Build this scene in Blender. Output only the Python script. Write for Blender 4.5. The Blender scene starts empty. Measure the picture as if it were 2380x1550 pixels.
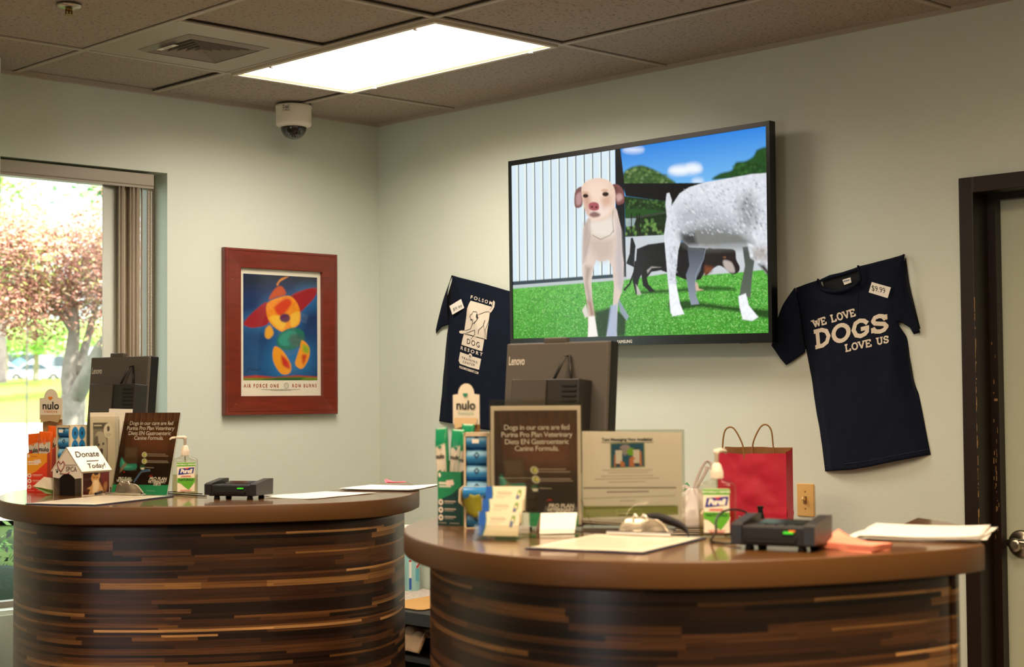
import bpy, bmesh, math, random
import numpy as np
from mathutils import Vector, Matrix, noise
R = math.radians
scn = bpy.context.scene
COL = scn.collection
# ---------------------------------------------------------------- camera (pinhole)
W, H, F = 2380, 1550, 3700.0
CE = 2.68
CAM = Vector((-4.672, -5.7286, CE - 1.2557))
yaw, pit, rol = .8032, .0384, -.008
FW = Vector((math.cos(pit)*math.cos(yaw), math.cos(pit)*math.sin(yaw), math.sin(pit)))
_r = Vector((math.sin(yaw), -math.cos(yaw), 0)); _u = _r.cross(FW)
RT = _r*math.cos(rol) + _u*math.sin(rol); UP = _u*math.cos(rol) - _r*math.sin(rol)
cd = bpy.data.cameras.new('camera'); cam = bpy.data.objects.new('camera', cd); COL.objects.link(cam)
M = Matrix((RT, UP, -FW)).transposed().to_4x4(); M.translation = CAM; cam.matrix_world = M
cd.sensor_width = 36; cd.lens = F/W*36; cd.clip_start = .05; cd.clip_end = 500
cd.dof.use_dof = True; cd.dof.focus_distance = 5.9; cd.dof.aperture_fstop = 4.2
scn.camera = cam
def ray(u, v): return FW + RT*((u-W/2)/F) - UP*((v-H/2)/F)
def on(u, v, ax, val):
    d = ray(u, v); return CAM + d*((val-CAM[ax])/d[ax])
def at(u, v, D): return CAM + ray(u, v)*D
def dep(q): return (Vector(q)-CAM).dot(FW)
ZC = CAM.z - .31                      # counter top height
# ---------------------------------------------------------------- tagging
def tag(o, label=None, cat=None, group=None, kind=None):
    if label: o['label'] = label
    if cat: o['category'] = cat
    if group: o['group'] = group
    if kind: o['kind'] = kind
    return o
def empty(name, loc=(0, 0, 0), rz=0, label=None, cat=None, group=None):
    o = bpy.data.objects.new(name, None); COL.objects.link(o)
    o.location = loc; o.rotation_euler = (0, 0, rz); o.empty_display_size = .05
    return tag(o, label, cat, group)
def copy_tree(o, parent=None):
    c = o.copy(); COL.objects.link(c); c.parent = parent
    for ch in list(o.children): copy_tree(ch, c)
    return c
# ---------------------------------------------------------------- materials
def lin(c):
    if isinstance(c, str): c = tuple(int(c[i:i+2], 16) for i in (0, 2, 4))
    return tuple(((x/255)/12.92 if x/255 <= .04045 else ((x/255+.055)/1.055)**2.4) for x in c)
_M = {}
def mat(name, col='808080', rough=.5, metal=0, emit=0, spec=.5, noise_amt=0, nscale=20, bump=0, bscale=60, coat=0, attr=False, sheen=0, stretch=None):
    if name in _M: return _M[name]
    m = bpy.data.materials.new(name); m.use_nodes = True; nt = m.node_tree; b = nt.nodes['Principled BSDF']
    c = (*lin(col), 1)
    b.inputs['Base Color'].default_value = c; b.inputs['Roughness'].default_value = rough; b.inputs['Metallic'].default_value = metal
    b.inputs['Specular IOR Level'].default_value = spec; b.inputs['Coat Weight'].default_value = coat; b.inputs['Coat Roughness'].default_value = .08
    if sheen: b.inputs['Sheen Weight'].default_value = sheen
    tc = nt.nodes.new('ShaderNodeTexCoord'); co = tc.outputs['Object']
    if stretch:
        mp = nt.nodes.new('ShaderNodeMapping'); mp.inputs['Scale'].default_value = stretch; nt.links.new(co, mp.inputs[0]); co = mp.outputs[0]
    src = None
    if attr:
        a = nt.nodes.new('ShaderNodeAttribute'); a.attribute_name = 'Col'; src = a.outputs['Color']
    if noise_amt:
        n = nt.nodes.new('ShaderNodeTexNoise'); n.inputs['Scale'].default_value = nscale; n.inputs['Detail'].default_value = 4; nt.links.new(co, n.inputs['Vector'])
        mr = nt.nodes.new('ShaderNodeMapRange'); mr.inputs['To Min'].default_value = 1-noise_amt; mr.inputs['To Max'].default_value = 1+noise_amt
        mr.inputs['From Min'].default_value = .3; mr.inputs['From Max'].default_value = .7
        nt.links.new(n.outputs['Fac'], mr.inputs['Value'])
        mx = nt.nodes.new('ShaderNodeVectorMath'); mx.operation = 'SCALE'
        if src: nt.links.new(src, mx.inputs[0])
        else: mx.inputs[0].default_value = c[:3]
        nt.links.new(mr.outputs[0], mx.inputs['Scale']); src = mx.outputs[0]
    if src: nt.links.new(src, b.inputs['Base Color'])
    if emit:
        if src: nt.links.new(src, b.inputs['Emission Color'])
        else: b.inputs['Emission Color'].default_value = c
        b.inputs['Emission Strength'].default_value = emit
    if bump:
        n2 = nt.nodes.new('ShaderNodeTexNoise'); n2.inputs['Scale'].default_value = bscale; n2.inputs['Detail'].default_value = 5; nt.links.new(co, n2.inputs['Vector'])
        bp = nt.nodes.new('ShaderNodeBump'); bp.inputs['Strength'].default_value = bump; bp.inputs['Distance'].default_value = .004
        nt.links.new(n2.outputs['Fac'], bp.inputs['Height']); nt.links.new(bp.outputs[0], b.inputs['Normal'])
    _M[name] = m; return m
def clear(name, tint='ffffff', refl=1.0, rough=.03, ior=1.45):
    if name in _M: return _M[name]
    m = bpy.data.materials.new(name); m.use_nodes = True; nt = m.node_tree; nt.nodes.clear()
    o = nt.nodes.new('ShaderNodeOutputMaterial'); t = nt.nodes.new('ShaderNodeBsdfTransparent'); g = nt.nodes.new('ShaderNodeBsdfGlossy')
    t.inputs[0].default_value = (*lin(tint), 1); g.inputs['Roughness'].default_value = rough
    fr = nt.nodes.new('ShaderNodeLayerWeight'); fr.inputs['Blend'].default_value = .5     # thin sheet: reflects more at grazing angles
    pw = nt.nodes.new('ShaderNodeMath'); pw.operation = 'POWER'; pw.inputs[1].default_value = 4; nt.links.new(fr.outputs['Facing'], pw.inputs[0])
    mr = nt.nodes.new('ShaderNodeMapRange'); mr.inputs['To Min'].default_value = .035; mr.inputs['To Max'].default_value = .6; nt.links.new(pw.outputs[0], mr.inputs['Value'])
    mu = nt.nodes.new('ShaderNodeMath'); mu.operation = 'MULTIPLY'; mu.inputs[1].default_value = refl; nt.links.new(mr.outputs[0], mu.inputs[0])
    mx = nt.nodes.new('ShaderNodeMixShader'); nt.links.new(mu.outputs[0], mx.inputs[0]); nt.links.new(t.outputs[0], mx.inputs[1]); nt.links.new(g.outputs[0], mx.inputs[2])
    nt.links.new(mx.outputs[0], o.inputs[0]); _M[name] = m; return m
# ---------------------------------------------------------------- mesh builder
class MB:
    def __init__(s): s.bm = bmesh.new(); s.mi = 0
    def _f(s, vs, smooth=False):
        try:
            f = s.bm.faces.new(vs); f.material_index = s.mi; f.smooth = smooth; return f
        except ValueError: return None
    def box(s, cx, cy, cz, w, d, h, rot=None, bev=0):
        t = bmesh.new(); bmesh.ops.create_cube(t, size=1)
        for v in t.verts: v.co = Vector((v.co.x*w, v.co.y*d, v.co.z*h))
        if bev: bmesh.ops.bevel(t, geom=t.edges[:], offset=bev, segments=2, affect='EDGES', profile=.5)
        mtx = Matrix.Translation((cx, cy, cz)) @ (rot.to_4x4() if rot else Matrix())
        s.add(t, mtx); return s
    def add(s, t, mtx=Matrix(), smooth=None):
        vm = {v: s.bm.verts.new(mtx @ v.co) for v in t.verts}
        for f in t.faces: s._f([vm[v] for v in f.verts], f.smooth if smooth is None else smooth)
        t.free(); return s
    def quad(s, a, b, c, d): s._f([s.bm.verts.new(Vector(p)) for p in (a, b, c, d)]); return s
    def prism(s, pts, z0, z1, ax=2, smooth=False):      # polygon extruded along an axis
        def P(p, z): q = list(p); q.insert(ax, z); return Vector(q)
        a = [s.bm.verts.new(P(p, z0)) for p in pts]; b = [s.bm.verts.new(P(p, z1)) for p in pts]
        n = len(pts); s._f(a[::-1]); s._f(b)
        for i in range(n): s._f([a[i], a[(i+1) % n], b[(i+1) % n], b[i]], smooth)
        return s
    def slab(s, pts3, nrm, t):                          # flat polygon given in 3-D, thickened along nrm
        nrm = Vector(nrm); a = [s.bm.verts.new(Vector(p)) for p in pts3]; b = [s.bm.verts.new(Vector(p)+nrm*t) for p in pts3]
        n = len(pts3); s._f(a[::-1]); s._f(b)
        for i in range(n): s._f([a[i], a[(i+1) % n], b[(i+1) % n], b[i]])
        return s
    def lathe(s, prof, cx=0, cy=0, n=32, sx=1, sy=1, cap=True):
        rings = []
        for r, z in prof:
            rings.append([s.bm.verts.new((cx+r*sx*math.cos(2*math.pi*i/n), cy+r*sy*math.sin(2*math.pi*i/n), z)) for i in range(n)])
        for a, b in zip(rings, rings[1:]):
            for i in range(n): s._f([a[i], a[(i+1) % n], b[(i+1) % n], b[i]], True)
        if cap: s._f(rings[0][::-1]); s._f(rings[-1])
        return s
    def tube(s, pts, r, n=10, closed=False, flat=1.0):
        pts = [Vector(p) for p in pts]; rs = r if hasattr(r, '__len__') else [r]*len(pts)
        rings = []; prev = None
        for i, p in enumerate(pts):
            t = (pts[min(i+1, len(pts)-1)]-pts[max(i-1, 0)]).normalized()
            if prev is None: a = t.orthogonal().normalized()
            else: a = (prev - t*prev.dot(t)).normalized()
            prev = a; b = t.cross(a)
            rings.append([s.bm.verts.new(p+(a*math.cos(2*math.pi*k/n)+b*math.sin(2*math.pi*k/n)*flat)*rs[i]) for k in range(n)])
        for a, b in zip(rings, rings[1:]):
            for i in range(n): s._f([a[i], a[(i+1) % n], b[(i+1) % n], b[i]], True)
        s._f(rings[0][::-1]); s._f(rings[-1]); return s
    def sphere(s, c, r, sc=(1, 1, 1), seg=20, zmin=-2, zmax=2):
        t = bmesh.new(); bmesh.ops.create_uvsphere(t, u_segments=seg, v_segments=seg//2, radius=1)
        for f in t.faces: f.smooth = True
        kill = [v for v in t.verts if v.co.z < zmin or v.co.z > zmax]
        if kill: bmesh.ops.delete(t, geom=kill, context='VERTS')
        s.add(t, Matrix.Translation(c) @ Matrix.Diagonal((r*sc[0], r*sc[1], r*sc[2], 1))); return s
    def grid(s, fn, nu, nv, smooth=True):
        g = [[s.bm.verts.new(Vector(fn(i/nu, j/nv))) for i in range(nu+1)] for j in range(nv+1)]
        for j in range(nv):
            for i in range(nu): s._f([g[j][i], g[j][i+1], g[j+1][i+1], g[j+1][i]], smooth)
        return g
    def build(s, name, mats, parent=None, norm=True):
        if norm: bmesh.ops.recalc_face_normals(s.bm, faces=s.bm.faces[:])
        me = bpy.data.meshes.new(name); s.bm.to_mesh(me); s.bm.free()
        for m in (mats if isinstance(mats, (list, tuple)) else [mats]): me.materials.append(m)
        o = bpy.data.objects.new(name, me); COL.objects.link(o); o.parent = parent; return o
def spline(pts, n=12, closed=False):
    P = [Vector(p) for p in pts]; N = len(P); out = []
    rng = range(N if closed else N-1)
    for i in rng:
        g = (lambda k: P[k % N]) if closed else (lambda k: P[max(0, min(N-1, k))])
        a, b, c, d = g(i-1), g(i), g(i+1), g(i+2)
        for k in range(n):
            t = k/n; out.append(.5*((2*b)+(c-a)*t+(2*a-5*b+4*c-d)*t*t+(3*b-a-3*c+d)*t**3))
    if not closed: out.append(P[-1])
    return out
def poly_at(pts, t):                                     # point at arclength fraction
    L = [0]
    for a, b in zip(pts, pts[1:]): L.append(L[-1]+(b-a).length)
    x = t*L[-1]
    for i in range(len(pts)-1):
        if x <= L[i+1] or i == len(pts)-2: return pts[i].lerp(pts[i+1], (x-L[i])/max(1e-9, L[i+1]-L[i]))
# ---------------------------------------------------------------- lettering (stock font turned to mesh)
def text(name, s, size, m, parent, loc=(0, 0, 0), rot=(R(90), 0, 0), bold=0, shear=0, align='CENTER', sx=1, space=1, label=None, mtx=None):
    c = bpy.data.curves.new('t', 'FONT'); c.body = s; c.size = size; c.align_x = align; c.align_y = 'CENTER'; c.offset = bold; c.shear = shear; c.space_character = space
    c.resolution_u = 3
    o = bpy.data.objects.new('t', c); COL.objects.link(o); bpy.context.view_layer.update()
    me = bpy.data.meshes.new_from_object(o.evaluated_get(bpy.context.evaluated_depsgraph_get()))
    bpy.data.objects.remove(o); me.name = name
    for v in me.vertices: v.co.x *= sx
    me.materials.clear(); me.materials.append(m)
    o = bpy.data.objects.new(name, me); COL.objects.link(o); o.parent = parent
    if mtx is not None: me.transform(mtx)
    else: o.location = loc; o.rotation_euler = rot
    if label: o['label'] = label
    return o
# ---------------------------------------------------------------- painted pictures: a canvas of colours carried by a dense grid
def homog(src, dst):
    A = []
    for (x, y), (u, v) in zip(src, dst):
        A.append([x, y, 1, 0, 0, 0, -u*x, -u*y]); A.append([0, 0, 0, x, y, 1, -v*x, -v*y])
    b = np.array([c for p in dst for c in p], float)
    h = np.linalg.solve(np.array(A, float), b); return np.append(h, 1).reshape(3, 3)
class Canvas:
    def __init__(s, w, h, bg='ffffff', src=None):
        s.w, s.h = w, h; s.a = np.ones((h, w, 3))*np.array(lin(bg))
        s.X, s.Y = np.meshgrid(np.arange(w)+.5, np.arange(h)+.5)
        s.Hm = homog(src, [(0, 0), (w, 0), (w, h), (0, h)]) if src else None
        s.rng = np.random.RandomState(3)
    def T(s, pts):
        p = np.array(pts, float)
        if s.Hm is None: return p
        q = np.c_[p, np.ones(len(p))] @ s.Hm.T; return q[:, :2]/q[:, 2:]
    def sm(s, pts, n=6):
        return [(p.x, p.y) for p in spline([(x, y, 0) for x, y in pts], n, True)]
    def cover(s, P):                                     # antialiased signed distance to a polygon
        X, Y = s.X, s.Y; ins = np.zeros(X.shape, bool); d = np.full(X.shape, 1e9); n = len(P)
        for i in range(n):
            x0, y0 = P[i]; x1, y1 = P[(i+1) % n]
            cond = ((y0 > Y) != (y1 > Y))
            with np.errstate(divide='ignore', invalid='ignore'): xi = (x1-x0)*(Y-y0)/(y1-y0+1e-12)+x0
            ins ^= cond & (X < xi)
            dx, dy = x1-x0, y1-y0; L = dx*dx+dy*dy+1e-9
            t = np.clip(((X-x0)*dx+(Y-y0)*dy)/L, 0, 1); d = np.minimum(d, (X-x0-t*dx)**2+(Y-y0-t*dy)**2)
        return np.where(ins, np.sqrt(d), -np.sqrt(d))
    def poly(s, pts, col, soft=.6, smooth=False, alpha=1, nz=0, col2=None, grad=None):
        if smooth: pts = s.sm(pts)
        Q = s.T(pts); pad = soft+2
        x0, y0 = np.floor(Q.min(0)-pad).astype(int); x1, y1 = np.ceil(Q.max(0)+pad).astype(int)
        x0, y0, x1, y1 = max(0, x0), max(0, y0), min(s.w, x1), min(s.h, y1)
        if x1 <= x0 or y1 <= y0: return s
        full = (s.X, s.Y, s.a, s.w, s.h)
        s.X, s.Y, s.a = s.X[y0:y1, x0:x1], s.Y[y0:y1, x0:x1], s.a[y0:y1, x0:x1]
        k = np.clip(s.cover(Q)/(2*soft)+.5, 0, 1)*alpha
        c = np.array(lin(col))*np.ones(3)
        C = np.ones(s.a.shape)*c
        if col2 is not None:
            g = (s.Y if grad != 'x' else s.X); on_ = k > .01
            lo, hi = (g[on_].min(), g[on_].max()) if on_.any() else (0, 1)
            t = np.clip((g-lo)/(hi-lo+1e-9), 0, 1)[..., None]; C = C*(1-t)+np.array(lin(col2))*t
        if nz: C = np.clip(C*(1+nz*s.noise(3)[..., None]), 0, 4)
        new = s.a*(1-k[..., None])+C*k[..., None]
        s.X, s.Y, s.a, s.w, s.h = full; s.a[y0:y1, x0:x1] = new; return s
    def noise(s, sc):
        h, w = int(s.h/sc)+2, int(s.w/sc)+2; n = s.rng.randn(h, w)
        yi, xi = s.Y/sc, s.X/sc; y0, x0 = yi.astype(int), xi.astype(int); fy, fx = yi-y0, xi-x0
        y0 = np.minimum(y0, h-2); x0 = np.minimum(x0, w-2)
        return (n[y0, x0]*(1-fx)+n[y0, x0+1]*fx)*(1-fy)+(n[y0+1, x0]*(1-fx)+n[y0+1, x0+1]*fx)*fy
    def ell(s, cx, cy, rx, ry, col, soft=.6, alpha=1, ang=0, **k):
        pts = [(cx+rx*math.cos(t)*math.cos(ang)-ry*math.sin(t)*math.sin(ang), cy+rx*math.cos(t)*math.sin(ang)+ry*math.sin(t)*math.cos(ang)) for t in np.linspace(0, 2*math.pi, 28)[:-1]]
        return s.poly(pts, col, soft, False, alpha, **k)
    def line(s, pts, w, col, soft=.5, alpha=1):
        P = s.T(pts); d = np.full(s.X.shape, 1e9)
        for (x0, y0), (x1, y1) in zip(P, P[1:]):
            dx, dy = x1-x0, y1-y0; t = np.clip(((s.X-x0)*dx+(s.Y-y0)*dy)/(dx*dx+dy*dy+1e-9), 0, 1)
            d = np.minimum(d, np.hypot(s.X-x0-t*dx, s.Y-y0-t*dy))
        k = (np.clip((w/2-d)/(2*soft)+.5, 0, 1)*alpha)[..., None]
        s.a = s.a*(1-k)+np.array(lin(col))*k; return s
    def mesh(s, name, q, m, parent=None):                # q: top-left, top-right, bottom-right, bottom-left
        q = [np.array(p, float) for p in q]; w, h = s.w, s.h
        U, V = np.meshgrid(np.linspace(0, 1, w), np.linspace(0, 1, h)); U = U[..., None]; V = V[..., None]
        P = ((q[0]*(1-U)+q[1]*U)*(1-V)+(q[3]*(1-U)+q[2]*U)*V).reshape(-1, 3)
        i = (np.arange(h-1)[:, None]*w+np.arange(w-1)).reshape(-1)
        Fc = np.c_[i, i+w, i+w+1, i+1]
        me = bpy.data.meshes.new(name); me.vertices.add(len(P)); me.vertices.foreach_set('co', P.ravel())
        me.loops.add(Fc.size); me.loops.foreach_set('vertex_index', Fc.ravel())
        me.polygons.add(len(Fc)); me.polygons.foreach_set('loop_start', np.arange(0, Fc.size, 4)); me.update(calc_edges=True)
        ca = me.color_attributes.new('Col', 'FLOAT_COLOR', 'POINT')
        ca.data.foreach_set('color', np.c_[s.a.reshape(-1, 3), np.ones(len(P))].ravel())
        me.materials.append(m); o = bpy.data.objects.new(name, me); COL.objects.link(o); o.parent = parent; return o
# ---------------------------------------------------------------- shared materials
PAINTED = mat('printed_paper', rough=.45, attr=True)
GLOSSP = mat('printed_gloss', rough=.2, attr=True)
M_wall = mat('wall_paint', 'd1d8ca', .55, noise_amt=.02, nscale=3, bump=.12, bscale=110)
M_tile = None
M_bar = mat('ceiling_bar', 'b3a898', .5)
M_dark = mat('gap_dark', '15120f', .9)
M_brown = mat('door_frame_brown', '1f130c', .38, bump=.1, bscale=30)
M_black = mat('black_plastic', '0b0b0c', .35)
M_blackm = mat('black_matte', '121214', .6, bump=.1, bscale=200)
M_white = mat('white_plastic', 'e8e2d6', .35)
M_paper = mat('white_paper', 'eee8dc', .75)
M_metal = mat('brushed_metal', 'c0b8a8', .28, metal=1)
M_chrome = mat('chrome', 'e6e0d4', .26, metal=1)
M_acr = clear('clear_acrylic', 'f6f6f2', 1.3)
def translucent(name, amt, col=None, attr=False):
    m = mat(name, col or 'eee8dc', .6, attr=attr); nt = m.node_tree; b = nt.nodes['Principled BSDF']; o = nt.nodes['Material Output']
    t = nt.nodes.new('ShaderNodeBsdfTranslucent'); mx = nt.nodes.new('ShaderNodeMixShader'); mx.inputs[0].default_value = amt
    if attr: nt.links.new(b.inputs['Base Color'].links[0].from_socket, t.inputs[0])
    else: t.inputs[0].default_value = b.inputs['Base Color'].default_value
    nt.links.new(b.outputs[0], mx.inputs[1]); nt.links.new(t.outputs[0], mx.inputs[2]); nt.links.new(mx.outputs[0], o.inputs[0]); return m
M_tpaper = translucent('translucent_paper', .55, 'f4ecdc'); M_tprint = translucent('translucent_print', .30, attr=True)
M_ink = mat('black_ink', '14120f', .6)
M_inkw = mat('white_ink', 'efe8da', .6)
M_grey = mat('grey_ink', '8d867a', .7)
# ================================================================ THE ROOM
def ceiling_mat():
    m = bpy.data.materials.new('ceiling_tile'); m.use_nodes = True; nt = m.node_tree; b = nt.nodes['Principled BSDF']
    tc = nt.nodes.new('ShaderNodeTexCoord')
    vo = nt.nodes.new('ShaderNodeTexNoise'); vo.inputs['Scale'].default_value = 95; vo.inputs['Detail'].default_value = 3; nt.links.new(tc.outputs['Object'], vo.inputs['Vector'])
    cr = nt.nodes.new('ShaderNodeValToRGB'); cr.color_ramp.elements[0].position = .34; cr.color_ramp.elements[1].position = .43
    cr.color_ramp.elements[0].color = (*lin('7c7064'), 1); cr.color_ramp.elements[1].color = (*lin('a89b8e'), 1)
    nt.links.new(vo.outputs['Fac'], cr.inputs[0]); nt.links.new(cr.outputs[0], b.inputs['Base Color'])
    b.inputs['Roughness'].default_value = .9
    bp = nt.nodes.new('ShaderNodeBump'); bp.inputs['Strength'].default_value = .3; bp.inputs['Distance'].default_value = .003
    nt.links.new(vo.outputs['Fac'], bp.inputs['Height']); nt.links.new(bp.outputs[0], b.inputs['Normal'])
    return m
M_tile = ceiling_mat()
XR, YR = -7.4, -8.2                    # far sides of the room (behind the camera)
WX1, WZ0, WZ1 = -1.127, .60, 2.355     # window opening in the left wall: right edge, sill, head
WX0 = -2.15
# window wall (y = 0), built around the opening
m = MB(); T = .16
for x0, x1, z0, z1 in ((WX1, .16, 0, CE), (WX0, WX1, 0, WZ0), (WX0, WX1, WZ1, CE), (XR, WX0, 0, CE)):
    m.box((x0+x1)/2, T/2, (z0+z1)/2, x1-x0, T, z1-z0)
tag(m.build('wall_left', M_wall), kind='structure')
m = MB(); m.box(-1.98-.4, -.12, CE/2, .8, .24, CE); tag(m.build('wall_pier', M_wall), kind='structure')
DY0, DY1, DZ = -3.02, -4.02, 2.118      # door opening in the right wall (frame outside edges)
m = MB()
for y0, y1, z0, z1 in ((DY0, 0, 0, CE), (DY1, DY0, DZ, CE), (YR, DY1, 0, CE)):
    m.box(T/2, (y0+y1)/2, (z0+z1)/2, T, y1-y0, z1-z0)
tag(m.build('wall_right', M_wall), kind='structure')
m = MB()
for x0, x1, z0, z1 in ((XR-.16, .16, 0, CE),): m.box((x0+x1)/2, YR-.08, (z0+z1)/2, x1-x0, .16, z1-z0)
tag(m.build('wall_back', M_wall), kind='structure')
m = MB(); 
for y0, y1, z0, z1 in ((YR, -4.5, 0, CE), (-4.5, -3.3, 0, .3), (-4.5, -3.3, 2.4, CE), (-3.3, 0.16, 0, CE)):
    m.box(XR-.08, (y0+y1)/2, (z0+z1)/2, .16, y1-y0, z1-z0)
tag(m.build('wall_far_left', M_wall), kind='structure')
m = MB(); m.box(XR/2, YR/2, -.03, -XR+.4, -YR+.4, .06)
tag(m.build('floor', mat('floor_tile', '8a7b68', .35, noise_amt=.15, nscale=4)), kind='structure')
# ceiling: tiles above a T-bar grid
LX = [0, -.585]; 
while LX[-1] > XR: LX.append(LX[-1]-.612)
LY = [0, -.545]
while LY[-1] > YR: LY.append(LY[-1]-1.222)
LX[-1] = XR; LY[-1] = YR
LIGHTS = {(1, 1), (4, 2), (2, 3), (4, 4), (7, 4)}
m = MB(); HX0, HX1, HY0, HY1 = LX[2], LX[3], -1.157, LY[1]     # vent tile
for i in range(len(LX)-1):
    for j in range(len(LY)-1):
        if (i, j) in LIGHTS: continue
        x1, x0, y1, y0 = LX[i]-.006, LX[i+1]+.006, LY[j]-.006, LY[j+1]+.006
        if (i, j) == (2, 1): y1 = -1.163
        dz = .004*((i*7+j*3) % 3)
        m.box((x0+x1)/2, (y0+y1)/2, CE+.012+dz, x1-x0, y1-y0, .012)
m.box(XR/2, YR/2, CE+.33, -XR+.32, -YR+.32, .02)
for q_ in (.08, XR-.08): m.box(q_, YR/2, CE+.17, .16, -YR+.32, .30)  # unseen sides above the tiles, added to stop sky light leaking in
for q_ in (.08, YR-.08): m.box(XR/2, q_, CE+.17, -XR, .16, .30)
tag(m.build('ceiling', M_tile), kind='structure')
m = MB()
for x in LX[1:-1]: m.box(x, YR/2, CE+.004, .022, -YR, .006)
for j, y in enumerate(LY[1:-1]): m.box(XR/2, y, CE+.0032, -XR, .022, .0055)
m.box((HX0+HX1)/2, -1.16, CE+.0028, .60, .022, .005)
for x, w in ((-.011, .022),): m.box(x, YR/2, CE+.003, w, -YR, .02)
m.box(XR/2, -.011, CE+.0025, -XR, .022, .02)
tag(m.build('trim_1', M_bar), kind='structure')
# dark reveal beside the bars
m = MB()
for x in LX[1:-1]: m.box(x, YR/2, CE+.0075, .030, -YR, .004)
for y in LY[1:-1]: m.box(XR/2, y, CE+.0076, -XR, .030, .004)
m.box((HX0+HX1)/2, -1.16, CE+.0077, .60, .030, .004)
tag(m.build('trim_2', mat('reveal_shadow_gap', '3c342c', .9)), kind='structure')
# ---- recessed lights
def lamp_mat():
    m = bpy.data.materials.new('lamp_diffuser'); m.use_nodes = True; b = m.node_tree.nodes['Principled BSDF']
    b.inputs['Base Color'].default_value = (.8, .8, .78, 1); b.inputs['Emission Color'].default_value = (1, .80, .58, 1); b.inputs['Emission Strength'].default_value = LAMP
    return m
LAMP = 3.0; LAMPW = 26; LCOL = (1, .80, .62)
M_lamp = lamp_mat()
def lamp(i, j, label, grp='recessed ceiling lights', pw=1, lc=(1, .74, .50)):
    x1, x0, y1, y0 = LX[i]-.011, LX[i+1]+.011, LY[j]-.011, LY[j+1]+.011
    cx, cy = (x0+x1)/2, (y0+y1)/2; w, d = x1-x0, y1-y0
    t = empty('ceiling_light', (cx, cy, CE), 0, label, 'ceiling light', grp)
    f = MB(); b = .018
    for sx in (-1, 1): f.box(sx*(w/2-b/2), 0, .0, b, d, .016)
    for sy in (-1, 1): f.box(0, sy*(d/2-b/2), .0, w-2*b, b, .016)
    f.build('light_frame', mat('lamp_frame', 'cdbfa8', .4), t)
    f = MB(); f.box(0, 0, .004, w-2*b, d-2*b, .004); f.build('diffuser', M_lamp, t)
    a_ = bpy.data.lights.new('lamp_tubes', 'AREA'); a_.shape = 'RECTANGLE'; a_.size = w-2*b-.01; a_.size_y = d-2*b-.01; a_.energy = LAMPW*pw; a_.color = lc; a_.spread = R(158)
    ao = bpy.data.objects.new('lamp_tubes', a_); COL.objects.link(ao); ao.parent = t; ao.location = (0, 0, -.002)
    h = MB(); h.box(0, 0, .06, w, d, .1); 
    for fc in list(h.bm.faces):
        if fc.calc_center_median().z < .02: h.bm.faces.remove(fc)
    h.build('housing', M_bar, t)
    for sx, sy in ((1, .35), (1, -.4), (-1, .3), (-1, -.4)):
        c = MB(); c.box(sx*(w/2-.02), sy*d, -.010, .014, .012, .006, bev=.001); c.build('latch', M_white, t)
    return t
lamp(1, 1, 'bright recessed ceiling light panel shining above the poster corner', pw=1.12, lc=(1, .88, .76))
for i, j, pw_, s in ((4, 2, 1.2, 'recessed ceiling light overhead between the window and the front counter'), (2, 3, .5, 'unseen ceiling light added to brighten the right wall near the door'), (4, 4, 2.5, 'recessed ceiling light overhead in front of the camera'), (7, 4, 1.0, 'unseen ceiling light added as fill from the camera side')):
    lamp(i, j, s, pw=pw_)  # door-end and camera-side lights are unseen, added to brighten wall and foreground
# ---- air vent in its metal tile
vx, vy = (HX0+HX1)/2, (HY0+HY1)/2
t = empty('air_vent', (vx, vy, CE), 0, 'square ceiling air vent with angled louvres in a smooth tile', 'air vent')
M_vent = mat('vent_paint', 'a59a8a', .45)
f = MB(); s = .292; hh = .168
for sx in (-1, 1): f.box(sx*(s+hh)/2, 0, .006, s-hh, 2*s, .008)
for sy in (-1, 1): f.box(0, sy*(s+hh)/2, .006, 2*hh, s-hh, .008)
f.build('face_plate', M_vent, t)
f = MB()
for q in range(4):
    ro = Matrix.Rotation(q*math.pi/2, 3, 'Z'); a, b = .170, .146
    f.quad(*[ro @ Vector(p) for p in ((-a, -a, .001), (a, -a, .001), (b, -b, -.008), (-b, -b, -.008))])
    f.quad(*[ro @ Vector(p) for p in ((-b, -b, -.008), (b, -b, -.008), (b, -b, .05), (-b, -b, .05))])
f.build('vent_frame', mat('vent_frame', '948b80', .4), t)
f = MB(); f.box(0, 0, .05, .3, .3, .004); f.build('duct', M_dark, t)
for q in range(4):
    for k in range(6):
        a = .140-k*.0235; b = a-.009
        ro = Matrix.Rotation(q*math.pi/2, 3, 'Z'); f = MB()
        f.slab([ro @ Vector(p) for p in ((-a, -a, -.007), (a, -a, -.007), (b, -b, .012), (-b, -b, .012))], (0, 0, 1), .0015)
        f.build('louvre', mat('vent_louvre', 'a69c8e', .4), t)
f = MB(); f.box(0, 0, -.0152, .115, .020, .001, Matrix.Rotation(R(90), 3, 'Z')); lb = f.build('label_tape', M_paper, t); lb.location = (-.150, -.0, 0); lb.rotation_euler = (0, 0, 0)
f = MB(); f.box(0, 0, -.0159, .005, .05, .0004); o = f.build('tape_print', M_grey, lb)
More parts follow.
